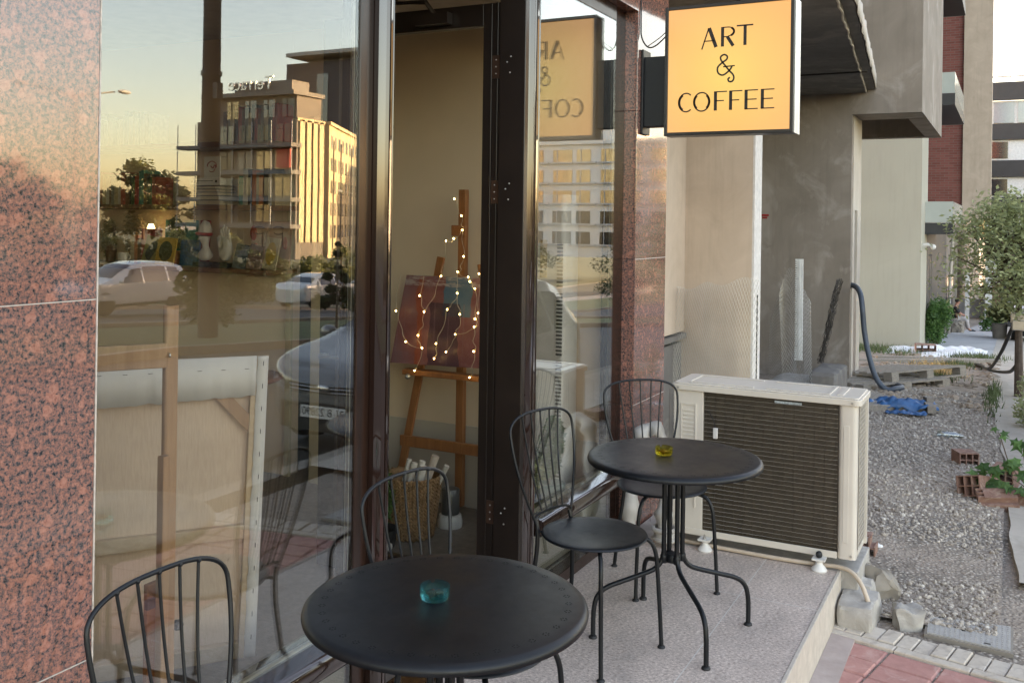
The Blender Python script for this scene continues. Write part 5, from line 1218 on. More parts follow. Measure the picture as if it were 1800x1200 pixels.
for i, (x, y, sx_, sy_, h) in enumerate(((20.4, 1.75, .6, .45, .20), (21.0, 1.15, .7, .5, .26), (21.5, .75, .5, .35, .24), (19.6, 1.25, .8, .28, .10))):
    m = MB(); g = random.Random(i+50)
    m.grid(26, 26, lambda a, b: (x+(a-.5)*2*sx_, y+(b-.5)*2*sy_, gz(x, y)+.02+.6*h*max(0, math.sin(a*PI)*math.sin(b*PI))**.6*(.65+.6*noise.noise(Vector((a*5+i*3, b*5, 1))))))
    tagit(obj('white_sheeting', m, M['white_sheet'], None, smooth=True, ang=60), ('crumpled white sheeting heaped against the beige building corner', 'largest heap of white sheeting in the middle of the yard end', 'white sheeting at the right end of the heap near the pavement', 'low flat piece of white sheeting in front of the heaps')[i], 'sheeting', 'heaps of white sheeting')
# clay blocks
def hollow(label, x, y, z, rz, l=.2, w=.1, h=.1, rx=0, ry=0, broken=False):
    t = thing('hollow_brick', label, 'brick', (x, y, z), 0, 'broken hollow clay bricks'); R_ = T(x, y, z, rz, rx, ry); m = MB()
    nx, nz = 3, 2; tw = .008
    for i in range(nx+1): a = -w/2 + (w-tw)*i/nx; m.box(-l/2, a, 0, l/2, a+tw, h if not (broken and i == nx) else h*.6, R_)
    for j in range(nz+1):
        if broken and j == nz: m.box(-l/2+.001, -w/2+tw, (h-tw), l/2-.04, w/4, h-.0005, R_)
        else: m.box(-l/2+.001, -w/2+tw+.0005, (h-tw)*j/nz+.0005, l/2-.001, w/2-tw-.0005, (h-tw)*j/nz+tw-.0005, R_)
    obj('shell', m, M['clay'], t)
    return t
hollow('single hollow clay brick lying alone in the gravel', 8.3, .30, -.2, math.radians(205), .16, .15, .11)
hollow('small broken clay brick right behind the air conditioner corner', 5.72, .70, -.2, math.radians(180), .12, .10, .12, broken=True)
hollow('grooved clay brick on the left of the brick pile under the vine', 7.35, .17, -.2, math.radians(150), .26, .17, .14, .25, -.2)
hollow('broken curved clay brick at the front of the brick pile', 7.18, .06, -.2, math.radians(100), .24, .15, .09, -.3, .1, True)
hollow('clay brick at the back of the brick pile under the vine', 7.65, .02, -.19, math.radians(170), .24, .15, .16)
hollow('clay brick fragment at the right end of the brick pile', 7.25, -.10, -.19, math.radians(60), .24, .15, .1, .2, 0, True)
hollow('reddish brick standing in front of the white sheeting', 20.1, 1.45, gz(20.1, 1.45), math.radians(190), .3, .36, .2)
m = MB(); m.lathe([(0, 0), (.028, .0), (.03, .01), (.03, .13), (.024, .16), (.012, .19), (.011, .21), (0, .21)], (0, 0, 0), 16, T(9.28, .56, -.17, math.radians(-88), 0, PI/2))
tagit(obj('plastic_bottle', m, glass('bottle_plastic', .15, 1.2, (.8, .85, .85), 0), None, smooth=True), 'clear plastic bottle lying in the gravel', 'bottle')
m = MB(); m.sphere((5.85, .655, -.18), .022, 8, 6, (1, 1.2, .7), .2, random.Random(2)); tagit(obj('crumpled_paper', m, M['white_sheet']), 'tiny crumpled white paper beside the clay brick behind the air conditioner', 'litter')
t = thing('manhole_cover', 'pale rectangular metal service cover set in the gravel', 'manhole cover', (4.88, .16, -.2))
m = MB(); Q = [(4.735, .33), (4.96, .335), (5.02, -.03), (4.70, -.03)]
m.prism(Q, -.24, -.193); obj('frame', m, M['kerb'], t)
cx = sum(q[0] for q in Q)/4; cy = sum(q[1] for q in Q)/4; Q2 = [(cx+(a-cx)*.92, cy+(b-cy)*.94) for a, b in Q]
m = MB(); m.prism(Q2, -.1928, -.187)
for i in range(16):
    for j in range(12):
        u, v = (i+.5)/16, (j+.5)/12
        a = Vector(Q2[0]).lerp(Vector(Q2[3]), u); b = Vector(Q2[1]).lerp(Vector(Q2[2]), u); p = a.lerp(b, v)
        m.box(p.x-.006, p.y-.0035, -.1869, p.x+.006, p.y+.0035, -.1855)
cv = obj('cover', m, simple('worn_grey_metal', (.36, .345, .32), .6, .1, .12, 30), t)
m = MB(); m.box(4.875, .15, -.1855, 4.882, .21, -.1848); m.box(4.862, .155, -.1855, 4.868, .215, -.1848); m.box(4.84, .165, -.1855, 4.85, .18, -.1848); m.box(4.95, .26, -.1855, 4.96, .285, -.1848); m.box(4.74, .06, -.1855, 4.75, .085, -.1848)
obj('slot', m, M['wall_dark'], cv)
# straw, weeds, vine
m = MB(); g = random.Random(17)
for _ in range(1500):
    x = 14.9+g.gauss(0, .30); y = .97+g.gauss(0, .17); z = gz(x, y)+g.random()**2*.16; a = g.random()*6.28; e = g.uniform(-.1, .9); l = g.uniform(.08, .2); d = Vector((math.cos(a)*math.cos(e), math.sin(a)*math.cos(e), math.sin(e)))*l
    p = Vector((x, y, z)); w = Vector((-math.sin(a), math.cos(a), .2))*.004; m.add([p-w, p+w, p+d], [(0, 1, 2)])
tagit(obj('straw', m, simple('dry_straw', (.55, .38, .15), .9, 0, .3, 9)), 'patch of dry yellow straw on the dirt behind the pallet', 'straw', kind='stuff')
m = MB()
for cx_, cy_, sx_, sy_, n_ in ((14.2, .95, .35, .2, 500), (17.0, .75, .5, .12, 500), (19.7, .55, .5, .25, 700), (19.9, 2.1, .5, .4, 700), (20.6, 2.5, .6, .4, 500), (12.2, .16, .8, .04, 300)):
    for _ in range(n_):
        x = cx_+g.gauss(0, sx_); y = cy_+g.gauss(0, sy_); p = Vector((x, y, gz(x, y)+.01)); a = g.random()*6.28; h = g.uniform(.04, .13)
        w = Vector((math.cos(a), math.sin(a), 0))*.008; m.add([p-w, p+w, p+Vector((g.uniform(-.04, .04), g.uniform(-.04, .04), h))], [(0, 1, 2)])
tagit(obj('weeds', m, simple('dusty_weeds', (.1, .13, .05), .9, 0, .4, 5)), 'scattered low green weeds over the dirt of the yard', 'weeds', kind='stuff')
m = MB()
for _ in range(1500):
    x = g.uniform(11, 20); y = g.uniform(.2, 2.2)*(.6+.4*g.random()); s = g.uniform(.012, .055)
    m.sphere((x, y, gz(x, y)+s*.3), s, 6, 4, (1, g.uniform(.6, 1.4), g.uniform(.3, .7)), .25, g)
tagit(obj('rubble', m, simple('dirt_rubble', (.3, .24, .18), .95, 0, .4, 3)), 'small brown rubble and stones strewn over the far dirt', 'rubble', kind='stuff')
V_ = thing('vine', 'broad-leaved green vine growing over the pile of clay bricks at the right edge', 'plant', (7.5, -.02, -.2))
def vleaf(mb, c, s, nrm, g):
    n_ = nrm.normalized(); a = n_.orthogonal().normalized(); b = n_.cross(a); ro = g.random()*6.28
    P = []
    for k in range(15):
        an = 2*PI*k/15; r = s*(1 if k % 3 == 0 else .62)*(1.15 if k in (0, 3, 12) else .85)
        P.append(c + (a*math.cos(an+ro) + b*math.sin(an+ro))*r + n_*(-.15*r*r/s + .1*r*math.sin(an*3)))
    mb.add([c]+P, [(0, 1+k, 1+(k+1) % 15) for k in range(15)])
m = MB(); g = random.Random(23)
lv = [(7.4, .056, .243, .045), (7.42, -.03, .17, .06), (7.4, -.09, .20, .055), (7.38, .183, -.05, .05), (7.35, .12, .01, .06), (7.3, .05, -.0, .06), (7.35, .0, .04, .055), (7.3, .09, -.08, .055), (7.3, -.06, .08, .06), (7.28, -.1, .0, .065), (7.3, -.15, -.08, .06), (7.45, -.13, .12, .06), (7.3, .155, -.09, .045), (7.2, .02, -.06, .05), (7.15, -.1, -.1, .05)]
for x, y, z, s in lv:
    for _ in range(3): vleaf(m, Vector((x+g.uniform(-.04, .04), y+g.uniform(-.035, .035), z+g.uniform(-.03, .03))), s*g.uniform(.7, 1.05), Vector((-.7, g.uniform(-.5, .5), .9)), g)
obj('leaf_cluster', m, M['leaf_bright'], V_)
m = MB()
for P in ([(7.6, -.15, -.18), (7.5, -.02, .0), (7.42, .03, .15), (7.4, .056, .243)], [(7.6, -.15, -.18), (7.4, -.02, -.05), (7.36, .1, -.02), (7.38, .18, -.05)], [(7.6, -.15, -.18), (7.5, -.1, .05), (7.42, -.09, .2)]): m.tube(smoothpts(P, 5), .004, 5)
obj('stem', m, M['bark'], V_)
# street tree, bushes, potted shrubs
def tree(label, x, y, h, cr, ch, n, size, mat, seed, tr=.06, base=None, group=None, blobs=14, needle=False, cz=None, name='tree', off=(0, 0)):
    z = G(x, y) if base is None else base; t = thing(name, label, 'tree', (x, y, z), 0, group); g = random.Random(seed)
    m = MB(); th = (h-ch)
    P = smoothpts([(x, y, z-.1), (x+.02*h*g.uniform(-1, 1), y+.01*h*g.uniform(-1, 1), z+th*.6), (x+off[0]*.5, y+off[1]*.5, z+th+ch*.3), (x+off[0], y+off[1], z+h*.85)], 4)
    m.tube(P, [tr*(1-.75*i/(len(P)-1)) for i in range(len(P))], 8)
    B_ = []
    for k in range(blobs):
        a = g.random()*6.28; q = g.random()**.6; zz = g.random()
        prof = math.sin(PI*min(1, .18+zz*.8))**.7 if not needle else (1.05-zz)
        bx, by_, bz = x+off[0]+cr*q*prof*math.cos(a)*.8, y+off[1]+cr*q*prof*math.sin(a)*.8, z+th+ch*(.08+.84*zz)
        s = cr*g.uniform(.24, .42)*(1 if not needle else (1.1-zz)); B_.append(((bx, by_, bz), (s, s, s*.7)))
        st = P[min(len(P)-1, int(len(P)*.6)+k % max(1, len(P)//3))]
        m.tube([st, Vector(st).lerp(Vector((bx, by_, bz)), .55)+Vector((0, 0, ch*.03)), (bx, by_, bz)], [tr*.35, tr*.22, tr*.1], 5)
    obj('trunk', m, M['bark'], t, smooth=True)
    m = MB(); leafy(m, B_, n, size, g, needle=False); obj('crown', m, mat, t)
    return t
tree('young street tree with a dusty green crown beside the pavement at the right edge', 12.4, -.10, 2.32, 1.02, 1.34, 10000, .06, M['leaf_tree'], 5, .055, blobs=90, name='street_tree', off=(.05, .04))
def bush(label, x, y, rx, ry, rz, n, size, mat, seed, group=None, name='bush'):
    z = G(x, y); t = thing(name, label, 'bush', (x, y, z), 0, group); g = random.Random(seed)
    B_ = [((x, y, z+rz*.4), (rx*.75, ry*.75, rz*.4))] + [((x+g.uniform(-.6, .6)*rx, y+g.uniform(-.6, .6)*ry, z+rz*g.uniform(.2, .75)), (rx*.45, ry*.45, rz*.3)) for _ in range(12)]
    m = MB(); leafy(m, B_, n, size, g); obj('foliage', m, mat, t)
    m = MB()
    for c, r in B_[:6]: m.tube([(x, y, z-.05), c], .015, 5)
    obj('stem', m, M['bark'], t)
bush('bright green leafy bush at the corner of the beige building', 23.9, 1.47, .6, .34, 1.1, 8000, .07, M['leaf_bright'], 3)
bush('round clipped shrub standing on the far pavement', 46.5, .75, .55, .5, 1.2, 1500, .12, M['leaf_bright'], 8)
t = plant('potted_shrub', 'grey-green shrub in a pale square planter on the pavement', 'plant', (29.7, .26, G(29.7, .26)), [((29.7, .22, G(29.7, .26)+.75), (.45, .4, .3))], 1800, .09, M['leaf_olive'], 9, M['kerb'], [(0, 0), (.17, 0), (.2, .42), (.16, .42), (0, .40)])
for i, (x, y, h) in enumerate(((10.9, -.18, .5), (10.2, -.14, .35))):
    plant('weed_shrub', ('tall weedy shrub at the foot of the street tree', 'low weedy shrub in front of the street tree')[i], 'plant', (x, y, G(x, y)), [((x, y, G(x, y)+h*.5), (.16, .12, h*.5))], 380, .045, M['leaf_tree'], 40+i, None, None, [([(x, y, G(x, y)), (x+.03, y, G(x, y)+h*.8)], .006)])
m = MB(); m.tube(smoothpts([(12.35, -.06, .62), (12.6, .0, .45), (13.5, .1, .1), (15, .25, -.3), (16.8, .40, -.5), (17.4, .50, -.56), (17.2, .42, -.56), (15.8, .2, -.44), (14, .02, -.2), (12.8, -.04, .0), (12.4, -.1, .15)], 7), .022, 8)
tagit(obj('black_cable', m, M['black_rubber'], None, smooth=True, ang=180), 'black cable hanging from the street tree in a loop down to the ground', 'cable')
m = MB(); m.box(12.36, -.17, .58, 12.42, .0, .70); m.box(12.31, -.155, .50, 12.36, -.015, .62); tagit(obj('cable_box', m, M['steel'], None, bevel=.01), 'small metal bracket on the trunk where the black cable starts', 'bracket')
# street end: low wall, posts, benches
m = MB(); m.box(78, -6, -5.4, 78.3, 6.5, -3.5); tagit(obj('low_wall', m, M['plaza'], None, bevel=.02), 'long low grey wall closing the far end of the plaza', 'wall')
for i, (x, y, c, r, h) in enumerate(((62, .72, 'clay', .22, 2.4), (64, .2, 'dark_clad', .3, 2.6), (66, 2.4, 'white_paint', .12, 3.2), (50, 2.35, 'steel', .08, 4))):
    m = MB(); z = G(x, y); m.box(x-r, y-r, z-.2, x+r, y+r, z+h); m.box(x-r*1.25, y-r*1.25, z+h+.001, x+r*1.25, y+r*1.25, z+h+.06)
    tagit(obj('post', m, M[c], None), ('brown square post beside the dark post at the far pavement', 'dark square post at the far pavement', 'white post in front of the far low wall', 'pale steel post beside the seated person')[i], 'post')
rough_block('stone_step', 'pale stone step on which the person sits', 'step', 43.3, 1.85, G(43.5, 1.9)-.1, 44.4, 2.8, G(43.5, 1.9)+.42, M['kerb'], 12, .02)
rough_block('concrete_lump', 'tan concrete lump on the pavement in front of the seated person', 'rubble', 36.2, 1.45, G(36.5, 1.6)-.1, 36.9, 1.95, G(36.5, 1.6)+.42, M['kerb'], 13, .1)
# seated person
px, py = 43.85, 1.90; pz = G(px, 1.6)
PR = thing('person', 'person in a black top and pale trousers sitting on a step by the pavement', 'person', (px, py, pz))
skin = simple('skin', (.36, .19, .13), .6, 0, .05)
V = [(px, 2.05, pz+.50), (px, 2.08, pz+.75), (px, 2.02, pz+1.0), (px, 1.98, pz+1.10), (px, 1.93, pz+1.20), (px, 1.92, pz+1.28),
     (px-.09, 1.62, pz+.53), (px-.10, 1.52, pz+.12), (px-.11, 1.40, pz+.05), (px+.09, 1.62, pz+.50), (px+.11, 1.58, pz+.12), (px+.12, 1.45, pz+.05),
     (px-.19, 2.02, pz+.99), (px-.24, 1.88, pz+.74), (px-.12, 1.66, pz+.66), (px+.19, 2.02, pz+.99), (px+.24, 1.88, pz+.74), (px+.12, 1.66, pz+.64)]
Ed = [(0, 1), (1, 2), (2, 3), (3, 4), (4, 5), (0, 6), (6, 7), (7, 8), (0, 9), (9, 10), (10, 11), (2, 12), (12, 13), (13, 14), (2, 15), (15, 16), (16, 17)]
Rr = [.15, .14, .14, .055, .10, .085, .08, .045, .045, .08, .045, .045, .06, .042, .035, .06, .042, .035]
skinned('body', V, Ed, Rr, skin, PR, 1)
skinned('shirt', [V[0], V[1], V[2], V[12], V[13], V[15], V[16]], [(0, 1), (1, 2), (2, 3), (3, 4), (2, 5), (5, 6)], [.168, .158, .155, .078, .058, .078, .058], simple('black_shirt', (.012, .012, .013), .8), PR, 1)
skinned('trousers', [V[0], V[6], V[7], V[9], V[10]], [(0, 1), (1, 2), (0, 3), (3, 4)], [.165, .10, .065, .10, .065], simple('pale_trousers', (.36, .34, .33), .8), PR, 1)
m = MB(); m.sphere((px, 1.955, pz+1.265), .105, 12, 8, (1, 1, .95)); obj('hair', m, simple('dark_hair', (.02, .015, .012), .7), PR, smooth=True)
m = MB(); m.sphere((px-.11, 1.37, pz+.05), .06, 8, 6, (.8, 2, .7)); m.sphere((px+.12, 1.42, pz+.05), .06, 8, 6, (.8, 2, .7)); obj('shoe', m, M['black_rubber'], PR, smooth=True)
# wall lamp on the beige building corner
m = MB(); m.tube([(22.4, 1.70, 1.28), (22.4, 1.60, 1.30), (22.4, 1.50, 1.27)], .035, 8); m.sphere((22.4, 1.49, 1.25), .06, 8, 6); tagit(obj('wall_lamp', m, M['white_plastic'], None), 'small white camera-like lamp on the corner of the beige building', 'lamp')
# ------------------------------------------------------------------ cars
def car(name, label, x, y, z, rz, paint, group='cars in the street', plate=None, kind='hatch', L_=4.35, detail=True):
    t = thing(name, label, 'car', (0, 0, 0), 0, group)
    W_ = .90
    if kind == 'hatch': TOP = [(0, .70), (.12, .80), (.35, .88), (.7, .96), (1.02, 1.04), (1.15, 1.09), (1.5, 1.30), (1.95, 1.52), (2.4, 1.60), (3.0, 1.61), (3.6, 1.56), (3.95, 1.46), (4.15, 1.15), (4.35, .80)]
    else: TOP = [(0, .62), (.12, .72), (.5, .86), (1.0, .94), (1.25, .98), (1.6, 1.18), (1.95, 1.38), (2.4, 1.44), (2.9, 1.43), (3.3, 1.32), (3.75, 1.06), (4.1, 1.04), (4.35, .8)]
    def tp(x): return pl(TOP, x)
    def hw(x):
        q = 1.0
        if x < .6: q = max(.0, 1-(1-x/.6)**2.7)**(1/2.7)
        if x > L_-.4: q = max(.0, 1-(1-(L_-x)/.4)**3)**(1/3)
        return W_*q
    def belt(x): return min(tp(x)-.02, .93+.05*x/L_)
    def zb(x): return .22 + (.06 if x < .2 or x > L_-.2 else 0)
    xs = [0.0, .004, .012, .03, .06, .1, .15, .2, .27, .35, .45, .55, .65, .75] + [.85+.07*i for i in range(int((L_-.85-.35)/.07)+1)] + [L_-.3, L_-.22, L_-.15, L_-.08, L_-.03, L_-.006, L_]
    xs = sorted(set(round(q, 3) for q in xs))
    def ring(x):
        w = hw(x); b = belt(x); tpz = tp(x); cab = max(0, min(1, (tpz-b-.02)/.35)); wr = w*(1-.24*cab)
        pts = [(0, zb(x)), (w*.8, zb(x)), (w*.97, zb(x)+.1), (w, .45), (w*1.0, .6), (w*.985, (b+.6)/2+.05), (w*.965, b)]
        for k in range(1, 6):
            q = k/6; pts.append((w*.965 + (wr*.93-w*.965)*q, b + (tpz-.07*cab-b)*q*(1)))
        pts += [(wr*.88, tpz-.035*cab-.002), (wr*.7, tpz-.008), (wr*.35, tpz), (0, tpz+.004)]
        return pts
    RG = [ring(x) for x in xs]; n = len(RG[0])
    m = MB(); mw = MB()
    def iswin(i, k):
        x = (xs[i]+xs[i+1])/2; b = belt(x); cab = tp(x)-b
        roof0 = 1.98 if kind == 'hatch' else 1.98; rear0 = 3.72 if kind == 'hatch' else 3.15
        hood = 1.17 if kind == 'hatch' else 1.27; rend = 4.12 if kind == 'hatch' else 3.72
        if 6 <= k <= 10 and cab > .14 and hood+.2 < x < rend-.12:
            for px_ in ((2.25, 2.33), (3.25, 3.33)):
                if px_[0] < x < px_[1]: return False
            return not (x < hood+.3+(k-6)*.09) and not (x > rend-.2-(k-6)*.05)
        if k >= 12 and (hood < x < roof0 or rear0+.2 < x < rend): return True
        return False
    for s in (1, -1):
        vs = [(xs[i], s*p[0], p[1]) for i in range(len(xs)) for p in RG[i]]
        m.add(vs, [(i*n+k, i*n+k+1, (i+1)*n+k+1, (i+1)*n+k) for i in range(len(xs)-1) for k in range(n-1) if not iswin(i, k)])
        mw.add([(v[0], v[1]*.992, v[2]-.004) for v in vs], [(i*n+k, i*n+k+1, (i+1)*n+k+1, (i+1)*n+k) for i in range(len(xs)-1) for k in range(n-1) if iswin(i, k)])
    obj('body', m, paint, t, smooth=True, world=False, ang=38)
    obj('window', mw, M['window_dark'], t, smooth=True, world=False, ang=38)
    for wx in (.86, L_-.80):
        for s in (-1, 1):
            m = MB(); m.lathe([(0, -.1), (.30, -.1), (.325, -.08), (.325, .09), (.30, .105), (.21, .105), (.20, .08), (0, .08)], seg=28, mat=T(wx, s*(W_-.115), .325, 0, PI/2 if s < 0 else -PI/2))
            w_ = obj('wheel', m, M['black_rubber'], t, smooth=True, world=False, ang=30)
            m = MB()
            for k in range(7): m.box(.02, -.022, .085, .20, .022, .098, T(wx, s*(W_-.115), .325, 0, PI/2 if s < 0 else -PI/2) @ Matrix.Rotation(2*PI*k/7, 4, 'Z'))
            m.lathe([(.195, .085), (.21, .085), (.21, .107), (.195, .107)], seg=24, mat=T(wx, s*(W_-.115), .325, 0, PI/2 if s < 0 else -PI/2))
            obj('rim', m, M['steel'], w_, world=False)
            m = MB(); m.lathe([(0, -.02), (.355, -.02), (.355, .01), (0, .01)], seg=28, mat=T(wx, s*(W_-.012), .34, 0, PI/2 if s < 0 else -PI/2)); obj('wheel_arch', m, M['black_rubber'], t, world=False)
    def xf(y): q = min(.999, abs(y)/W_); return .6*(1-(1-q**2.7)**(1/2.7))
    def patch(mb, poly_fn, y0, y1, off, ny=14, nz=4):
        vs = []
        for j in range(nz+1):
            for i in range(ny+1):
                y = y0+(y1-y0)*i/ny; a, b = poly_fn(y); z = a+(b-a)*j/nz; vs.append((xf(y)-off, y, z))
        mb.add(vs, [(j*(ny+1)+i, j*(ny+1)+i+1, (j+1)*(ny+1)+i+1, (j+1)*(ny+1)+i) for j in range(nz) for i in range(ny)])
    if detail:
        m = MB(); patch(m, lambda y: (.27+.0*abs(y), .54-.04*abs(y)), -.58, .58, .006); obj('lower_intake', m, M['black_rubber'], t, world=False)
        m = MB(); patch(m, lambda y: (.625+.03*abs(y), .70+.03*abs(y)), -.46, .46, .008); gr_ = obj('grille', m, M['black_rubber'], t, world=False)
        m = MB()
        for zz in (.64, .675): m.tube([(xf(y)-.012, y, zz+.03*abs(y)) for y in [-.42+.84*i/16 for i in range(17)]], .007, 6)
        obj('chrome_bar', m, M['steel'], gr_, world=False)
        m = MB(); m.sphere((xf(0)-.02, 0, .68), .075, 14, 8, (.25, 1, .45)); obj('badge', m, M['steel'], gr_, smooth=True, world=False)
        for s in (-1, 1):
            m = MB(); patch(m, lambda y: (.60+.25*max(0, abs(y)-.5), .69+.42*max(0, abs(y)-.5)), s*.50, s*.80, .012, 10, 4)
            obj('headlight', m, simple('headlamp_glass', (.35, .36, .38), .08, .3, .5, 30), t, smooth=True, world=False)
            m = MB(); m.sphere((1.35, s*(W_+.09), 1.02), .1, 10, 8, (.7, 1, .75)); m.tube([(1.38, s*.86, .98), (1.35, s*(W_+.05), 1.0)], .025, 6); obj('mirror', m, paint, t, smooth=True, world=False)
        m = MB(); m.sphere((.93, .05, 1.035), .015, 8, 6); obj('washer_jet', m, M['black_rubber'], t, world=False)
    if plate:
        m = MB(); m.box(-.024, -.26, .40, -.012, .26, .51); pt = obj('number_plate', m, M['white_paint'], t, world=False)
        m = MB(); textmesh(plate, .105, lambda a, b, c: (-.0255+c, -a, .455+b), m); obj('plate_lettering', m, M['black_rubber'], pt, world=False)
    t.location = (x, y, z); t.rotation_euler[2] = rz
    return t
silver = paintm('silver_car_paint', (.19, .19, .185)); whitep = paintm('white_car_paint', (.62, .62, .6)); darkp = paintm('dark_car_paint', (.03, .035, .04)); goldp = paintm('cream_car_paint', (.5, .45, .33))
car('parked_car', 'silver hatchback parked at the kerb, mirrored in the cafe windows with its number plate', 7.1, -1.93, -.60, math.radians(-1), silver, plate='21 B 22890')
car('parked_car', 'white car on the far carriageway mirrored at the left edge of the big window', 19.4, -21.8, G(19, -21.8), math.radians(3), whitep)
car('parked_car', 'white car on the far carriageway mirrored at the right of the big window', 35.2, -22.6, G(30, -22), math.radians(-176), whitep, kind='sedan')
car('parked_car', 'dark car beyond the white car mirrored near the post', 42, -20.4, G(36, -20), 0, darkp, kind='sedan')
car('parked_car', 'cream car in golden light on the far side road', 38, -40.5, G(38, -40), math.radians(4), goldp, kind='sedan')
car('parked_car', 'dark car parked half on the pavement behind the street tree', 28.3, -.92, G(29, -.75)+.0, 0, darkp)
# ------------------------------------------------------------------ across the avenue (seen mirrored in the glass)
sheet('side_road', -100, 200, -47, -38, .03, M['asphalt'])
for i, (x, y, h, cr, n, mt) in enumerate(((20.2, -12.0, 2.5, .75, 2600, 'leaf_dark'), (22.6, -12.6, 3.3, .8, 2600, 'leaf_dark'), (33.5, -13.2, 3.8, 1.5, 3000, 'leaf_olive'), (42, -12.4, 4.2, 1.7, 3000, 'leaf_dark'), (12.4, -11.9, 1.5, .45, 900, 'leaf_dark'), (15.7, -12.0, 2.3, .9, 1500, 'leaf_olive'), (52, -13.5, 4.8, 2.0, 2500, 'leaf_olive'))):
    tree(('dark conifer on the median nearest the post reflection', 'taller dark conifer beside the first on the median', 'yellow-green tree on the median mirrored in the right window', 'dark tree behind the yellow-green tree on the median', 'very small dark sapling on the median in front of the white car', 'small olive tree on the median before the brown wall reflection', 'last olive tree far along the median')[i], x, y, h, cr, h*.85, n, .14 if i < 5 else .2, M[mt], 60+i, .05, group='trees on the median', blobs=16, needle=(i < 2), name='median_tree')
g = random.Random(77)
k = 0
X_ = [12, 19, 26, 33, 37, 42, 46, 49, 52, 55, 58, 61, 65, 70, 78, 87, 96, 105, 114]
ordn = ['first', 'second', 'third', 'fourth', 'fifth', 'sixth', 'seventh', 'eighth', 'ninth', 'tenth', 'eleventh', 'twelfth', 'thirteenth', 'fourteenth', 'fifteenth', 'sixteenth', 'seventeenth', 'eighteenth', 'nineteenth']
for i, x0_ in enumerate(X_):
    x = x0_ + g.uniform(-1, 1); y = -51 - g.uniform(0, 7); h = g.uniform(4.2, 5.6)
    tree('%s roadside tree, %s along the row beyond the side road' % (('olive green', 'dark green', 'bushy olive')[i % 3], ordn[i]), x, y, h, 3.0, h*.92, 1500, .5, M['leaf_olive' if i % 3 else 'leaf_dark'], 100+i, .14, group='trees beyond the side road', blobs=16, name='roadside_tree')
for i in range(16):
    x = 84 + i*4.2; y = -118 + g.uniform(-6, 6); h = 9.5 + g.uniform(-2.2, 3.0)
    tree('%s park tree, %s along the horizon' % (('tall', 'round', 'broad')[i % 3], ordn[i]), x, y, h, 5.2, h*.92, 1300, .95, M['leaf_olive'], 200+i, .3, base=-1.6, group='park trees on the horizon', blobs=14, name='park_tree')
bush('low hedge clump on the verge mirrored behind the white car', 24, -29, 4, 1.2, 1.4, 2600, .3, M['leaf_dark'], 91, name='hedge'); bush('second low hedge clump further along the verge', 34, -30, 5, 1.3, 1.5, 2600, .3, M['leaf_olive'], 92, name='hedge')
# utility pole and lamps
t = thing('utility_pole', 'tall dark brown wooden utility pole on the median mirrored in the window', 'pole', (13.4, -9.75, -.5))
m = MB(); m.tube([(13.4, -9.75, -.6), (13.4, -9.75, 4.7), (13.4, -9.75, 10)], [.19, .17, .14], 16); obj('shaft', m, simple('tarred_wood', (.05, .034, .025), .8, 0, .2, 30), t, smooth=True)
m = MB(); m.lathe([(.18, 4.35), (.20, 4.35), (.20, 4.43), (.18, 4.43)], (13.4, -9.75, 0), 16); m.box(13.3, -9.62, 3.9, 13.45, -9.5, 4.2); obj('clamp_band', m, M['dark_clad'], t)
def lamp(label, x, y, h, group, al=2.3):
    z = G(x, y); t = thing('street_lamp', label, 'street lamp', (x, y, z), 0, group)
    m = MB(); m.tube([(x, y, z), (x, y, z+h)], [.10, .06], 10); obj('pole', m, M['concrete_light'], t, smooth=True)
    for s in (-1, 1):
        m = MB(); m.tube(smoothpts([(x, y, z+h-.1), (x+s*al*.4, y+s*.5, z+h+.12), (x+s*al*.8, y+s*1.0, z+h+.32)], 5), .045, 8); ar = obj('arm', m, M['concrete_light'], t, smooth=True)
        m = MB(); m.sphere((x+s*al, y+s*1.2, z+h+.36), .42, 12, 8, (1, .45, .3)); obj('lamp_head', m, M['plaza'], ar, smooth=True)
lamp('double-armed street lamp mirrored in the red granite and window corner', 34.3, -40.7, 10.9, 'double-armed street lamps')
lamp('double-armed street lamp mirrored in front of the apartment block', 88.5, -62, 11, 'double-armed street lamps')
# terraced apartment block, sun gold painted into its side
gold = simple('sun_gold_cream_stone', (.50, .40, .24), .8, 0, .1, .3)  # low-sun gold put into the stone colour
wg = simple('bronze_window_glass', (.05, .04, .03), .05, 0, .3, .4, Specular_IOR_Level=1.)
wv = [wg, simple('curtained_window', (.22, .19, .15), .25, 0, .5, 2), simple('black_window', (.012, .012, .014), .08, 0, .3, 1), simple('sunset_tinted_window', (.30, .22, .12), .2, .5, .35, 1.5)]  # gold one has the sunset reflection put into its colour
AB = thing('apartment_building', 'six storey glazed corner apartment building with balconies and a rooftop sign, mirrored in the window', 'building', (90, -78, -2))
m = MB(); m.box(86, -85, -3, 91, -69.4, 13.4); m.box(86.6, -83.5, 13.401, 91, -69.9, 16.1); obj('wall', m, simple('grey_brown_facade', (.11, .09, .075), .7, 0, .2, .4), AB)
m = MB(); m.box(85.6, -84, 16.11, 91.2, -69.5, 16.6); m.box(87, -80, 16.61, 90, -71, 18.0); obj('roof', m, M['concrete'], AB)
for k, z in enumerate((.6, 3.7, 6.8, 9.9)):
    m = MB(); m.box(84.2, -86.6, z, 85.999, -68.6, z+.45); bl = obj('balcony', m, M['concrete'], AB)
    m = MB(); 
    for i in range(7): m.box(84.25, -86.5+i*2.97, z+.451, 84.33, -86.42+i*2.97, z+3.0)
    obj('balcony_post', m, M['plaza'], bl)
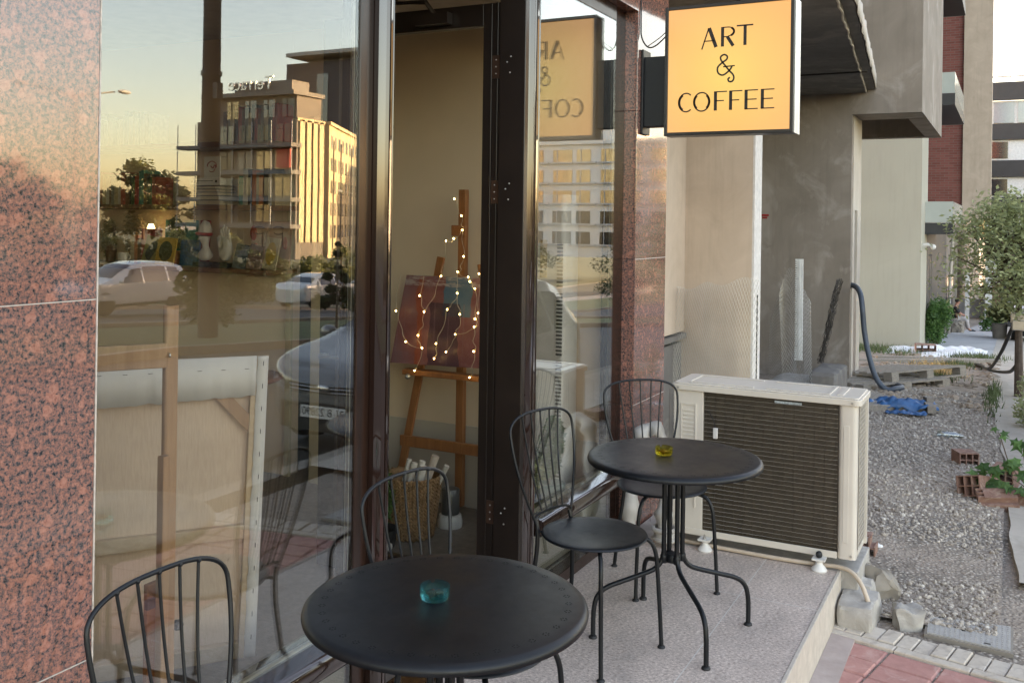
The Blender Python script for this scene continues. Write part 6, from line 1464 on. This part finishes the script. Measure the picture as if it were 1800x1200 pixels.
for zi, z in enumerate((-1.6, 1.3, 4.4, 7.5, 10.6, 13.6)):
    for i in range(5):
        y0_ = -84+i*2.9
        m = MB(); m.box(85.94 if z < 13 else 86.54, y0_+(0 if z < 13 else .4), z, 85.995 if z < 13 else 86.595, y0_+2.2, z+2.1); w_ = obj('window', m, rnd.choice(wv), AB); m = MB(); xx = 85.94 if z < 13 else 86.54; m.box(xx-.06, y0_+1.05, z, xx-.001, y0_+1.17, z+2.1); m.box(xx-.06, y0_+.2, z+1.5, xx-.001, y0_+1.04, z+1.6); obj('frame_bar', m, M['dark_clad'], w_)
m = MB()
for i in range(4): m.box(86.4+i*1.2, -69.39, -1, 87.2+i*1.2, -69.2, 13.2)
m.box(86, -69.39, 13.0, 91, -69.2, 13.4); obj('sun_gold_side', m, gold, AB)
m = MB(); textmesh('Terrace', 2.2, lambda a, b, c: (86.0+c, -76.5-a, 17.6+b), m, .2); obj('rooftop_lettering', m, M['steel'], AB)
m = MB(); m.box(85.5, -71.9, 7.6, 85.9, -69.9, 9.8); obj('red_banner', m, simple('red_banner_cloth', (.45, .05, .04), .7), AB)
# long cream building beside it
CBb = thing('cream_apartment_row', 'long cream apartment row glowing in low sun, mirrored beside the post', 'building', (100, -76, -2))
ang_ = math.atan2(-10, 19); R_ = T(92.5, -69.8, 0, ang_)
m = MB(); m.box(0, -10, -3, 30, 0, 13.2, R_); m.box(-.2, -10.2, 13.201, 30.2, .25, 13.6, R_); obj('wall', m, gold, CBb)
for fl in range(5):
    for i in range(11):
        m = MB(); m.box(1.2+i*2.6, .002, -.6+fl*2.75, 2.3+i*2.6, .05, 1.0+fl*2.75, R_); obj('window', m, rnd.choice(wv[:3]), CBb)
m = MB()
for i in (1, 3, 6, 8): m.box(.1+i*2.6, .002, -2, .7+i*2.6, .06, 11.5, R_)
obj('dark_bay', m, M['wall_dark'], CBb)
TW = thing('dark_tower', 'tall dark brown tower with a flat overhanging roof behind the apartments, mirrored in the window', 'building', (130, -97, -2))
m = MB(); m.box(124, -104, -3, 138, -88, 27.5); m.box(126, -106.5, -3, 138, -104.001, 22.5); obj('wall', m, simple('dark_brown_cladding', (.075, .055, .05), .7, 0, .15, .2), TW)
m = MB(); m.box(122, -102.5, 28.3, 139, -87, 28.9); m.box(126, -101, 27.501, 137, -90, 28.299); obj('roof', m, M['concrete_light'], TW)
m = MB(); m.box(123.9, -97.5, 17, 123.99, -95.2, 25.5); obj('window', m, wg, TW)
m = MB(); m.tube([(130, -91, 28.9), (130, -91, 36)], .12, 6); m.sphere((130, -90.5, 30.5), .7, 8, 6, (.4, 1, 1)); obj('antenna', m, M['dark_clad'], TW)
WB = thing('white_office_building', 'long white office building with rows of windows tinted sunset gold, mirrored in the right window', 'building', (126, -48, -2))
m = MB(); m.box(122, -58, -3, 140, -36, 12.6); m.box(121.6, -58.3, 12.601, 140, -35.7, 13.2); m.box(124, -54, 13.201, 136, -44, 15); obj('wall', m, simple('white_stone', (.52, .51, .48), .7, 0, .08, .3), WB)
for fl in range(5):
    for i in range(6):
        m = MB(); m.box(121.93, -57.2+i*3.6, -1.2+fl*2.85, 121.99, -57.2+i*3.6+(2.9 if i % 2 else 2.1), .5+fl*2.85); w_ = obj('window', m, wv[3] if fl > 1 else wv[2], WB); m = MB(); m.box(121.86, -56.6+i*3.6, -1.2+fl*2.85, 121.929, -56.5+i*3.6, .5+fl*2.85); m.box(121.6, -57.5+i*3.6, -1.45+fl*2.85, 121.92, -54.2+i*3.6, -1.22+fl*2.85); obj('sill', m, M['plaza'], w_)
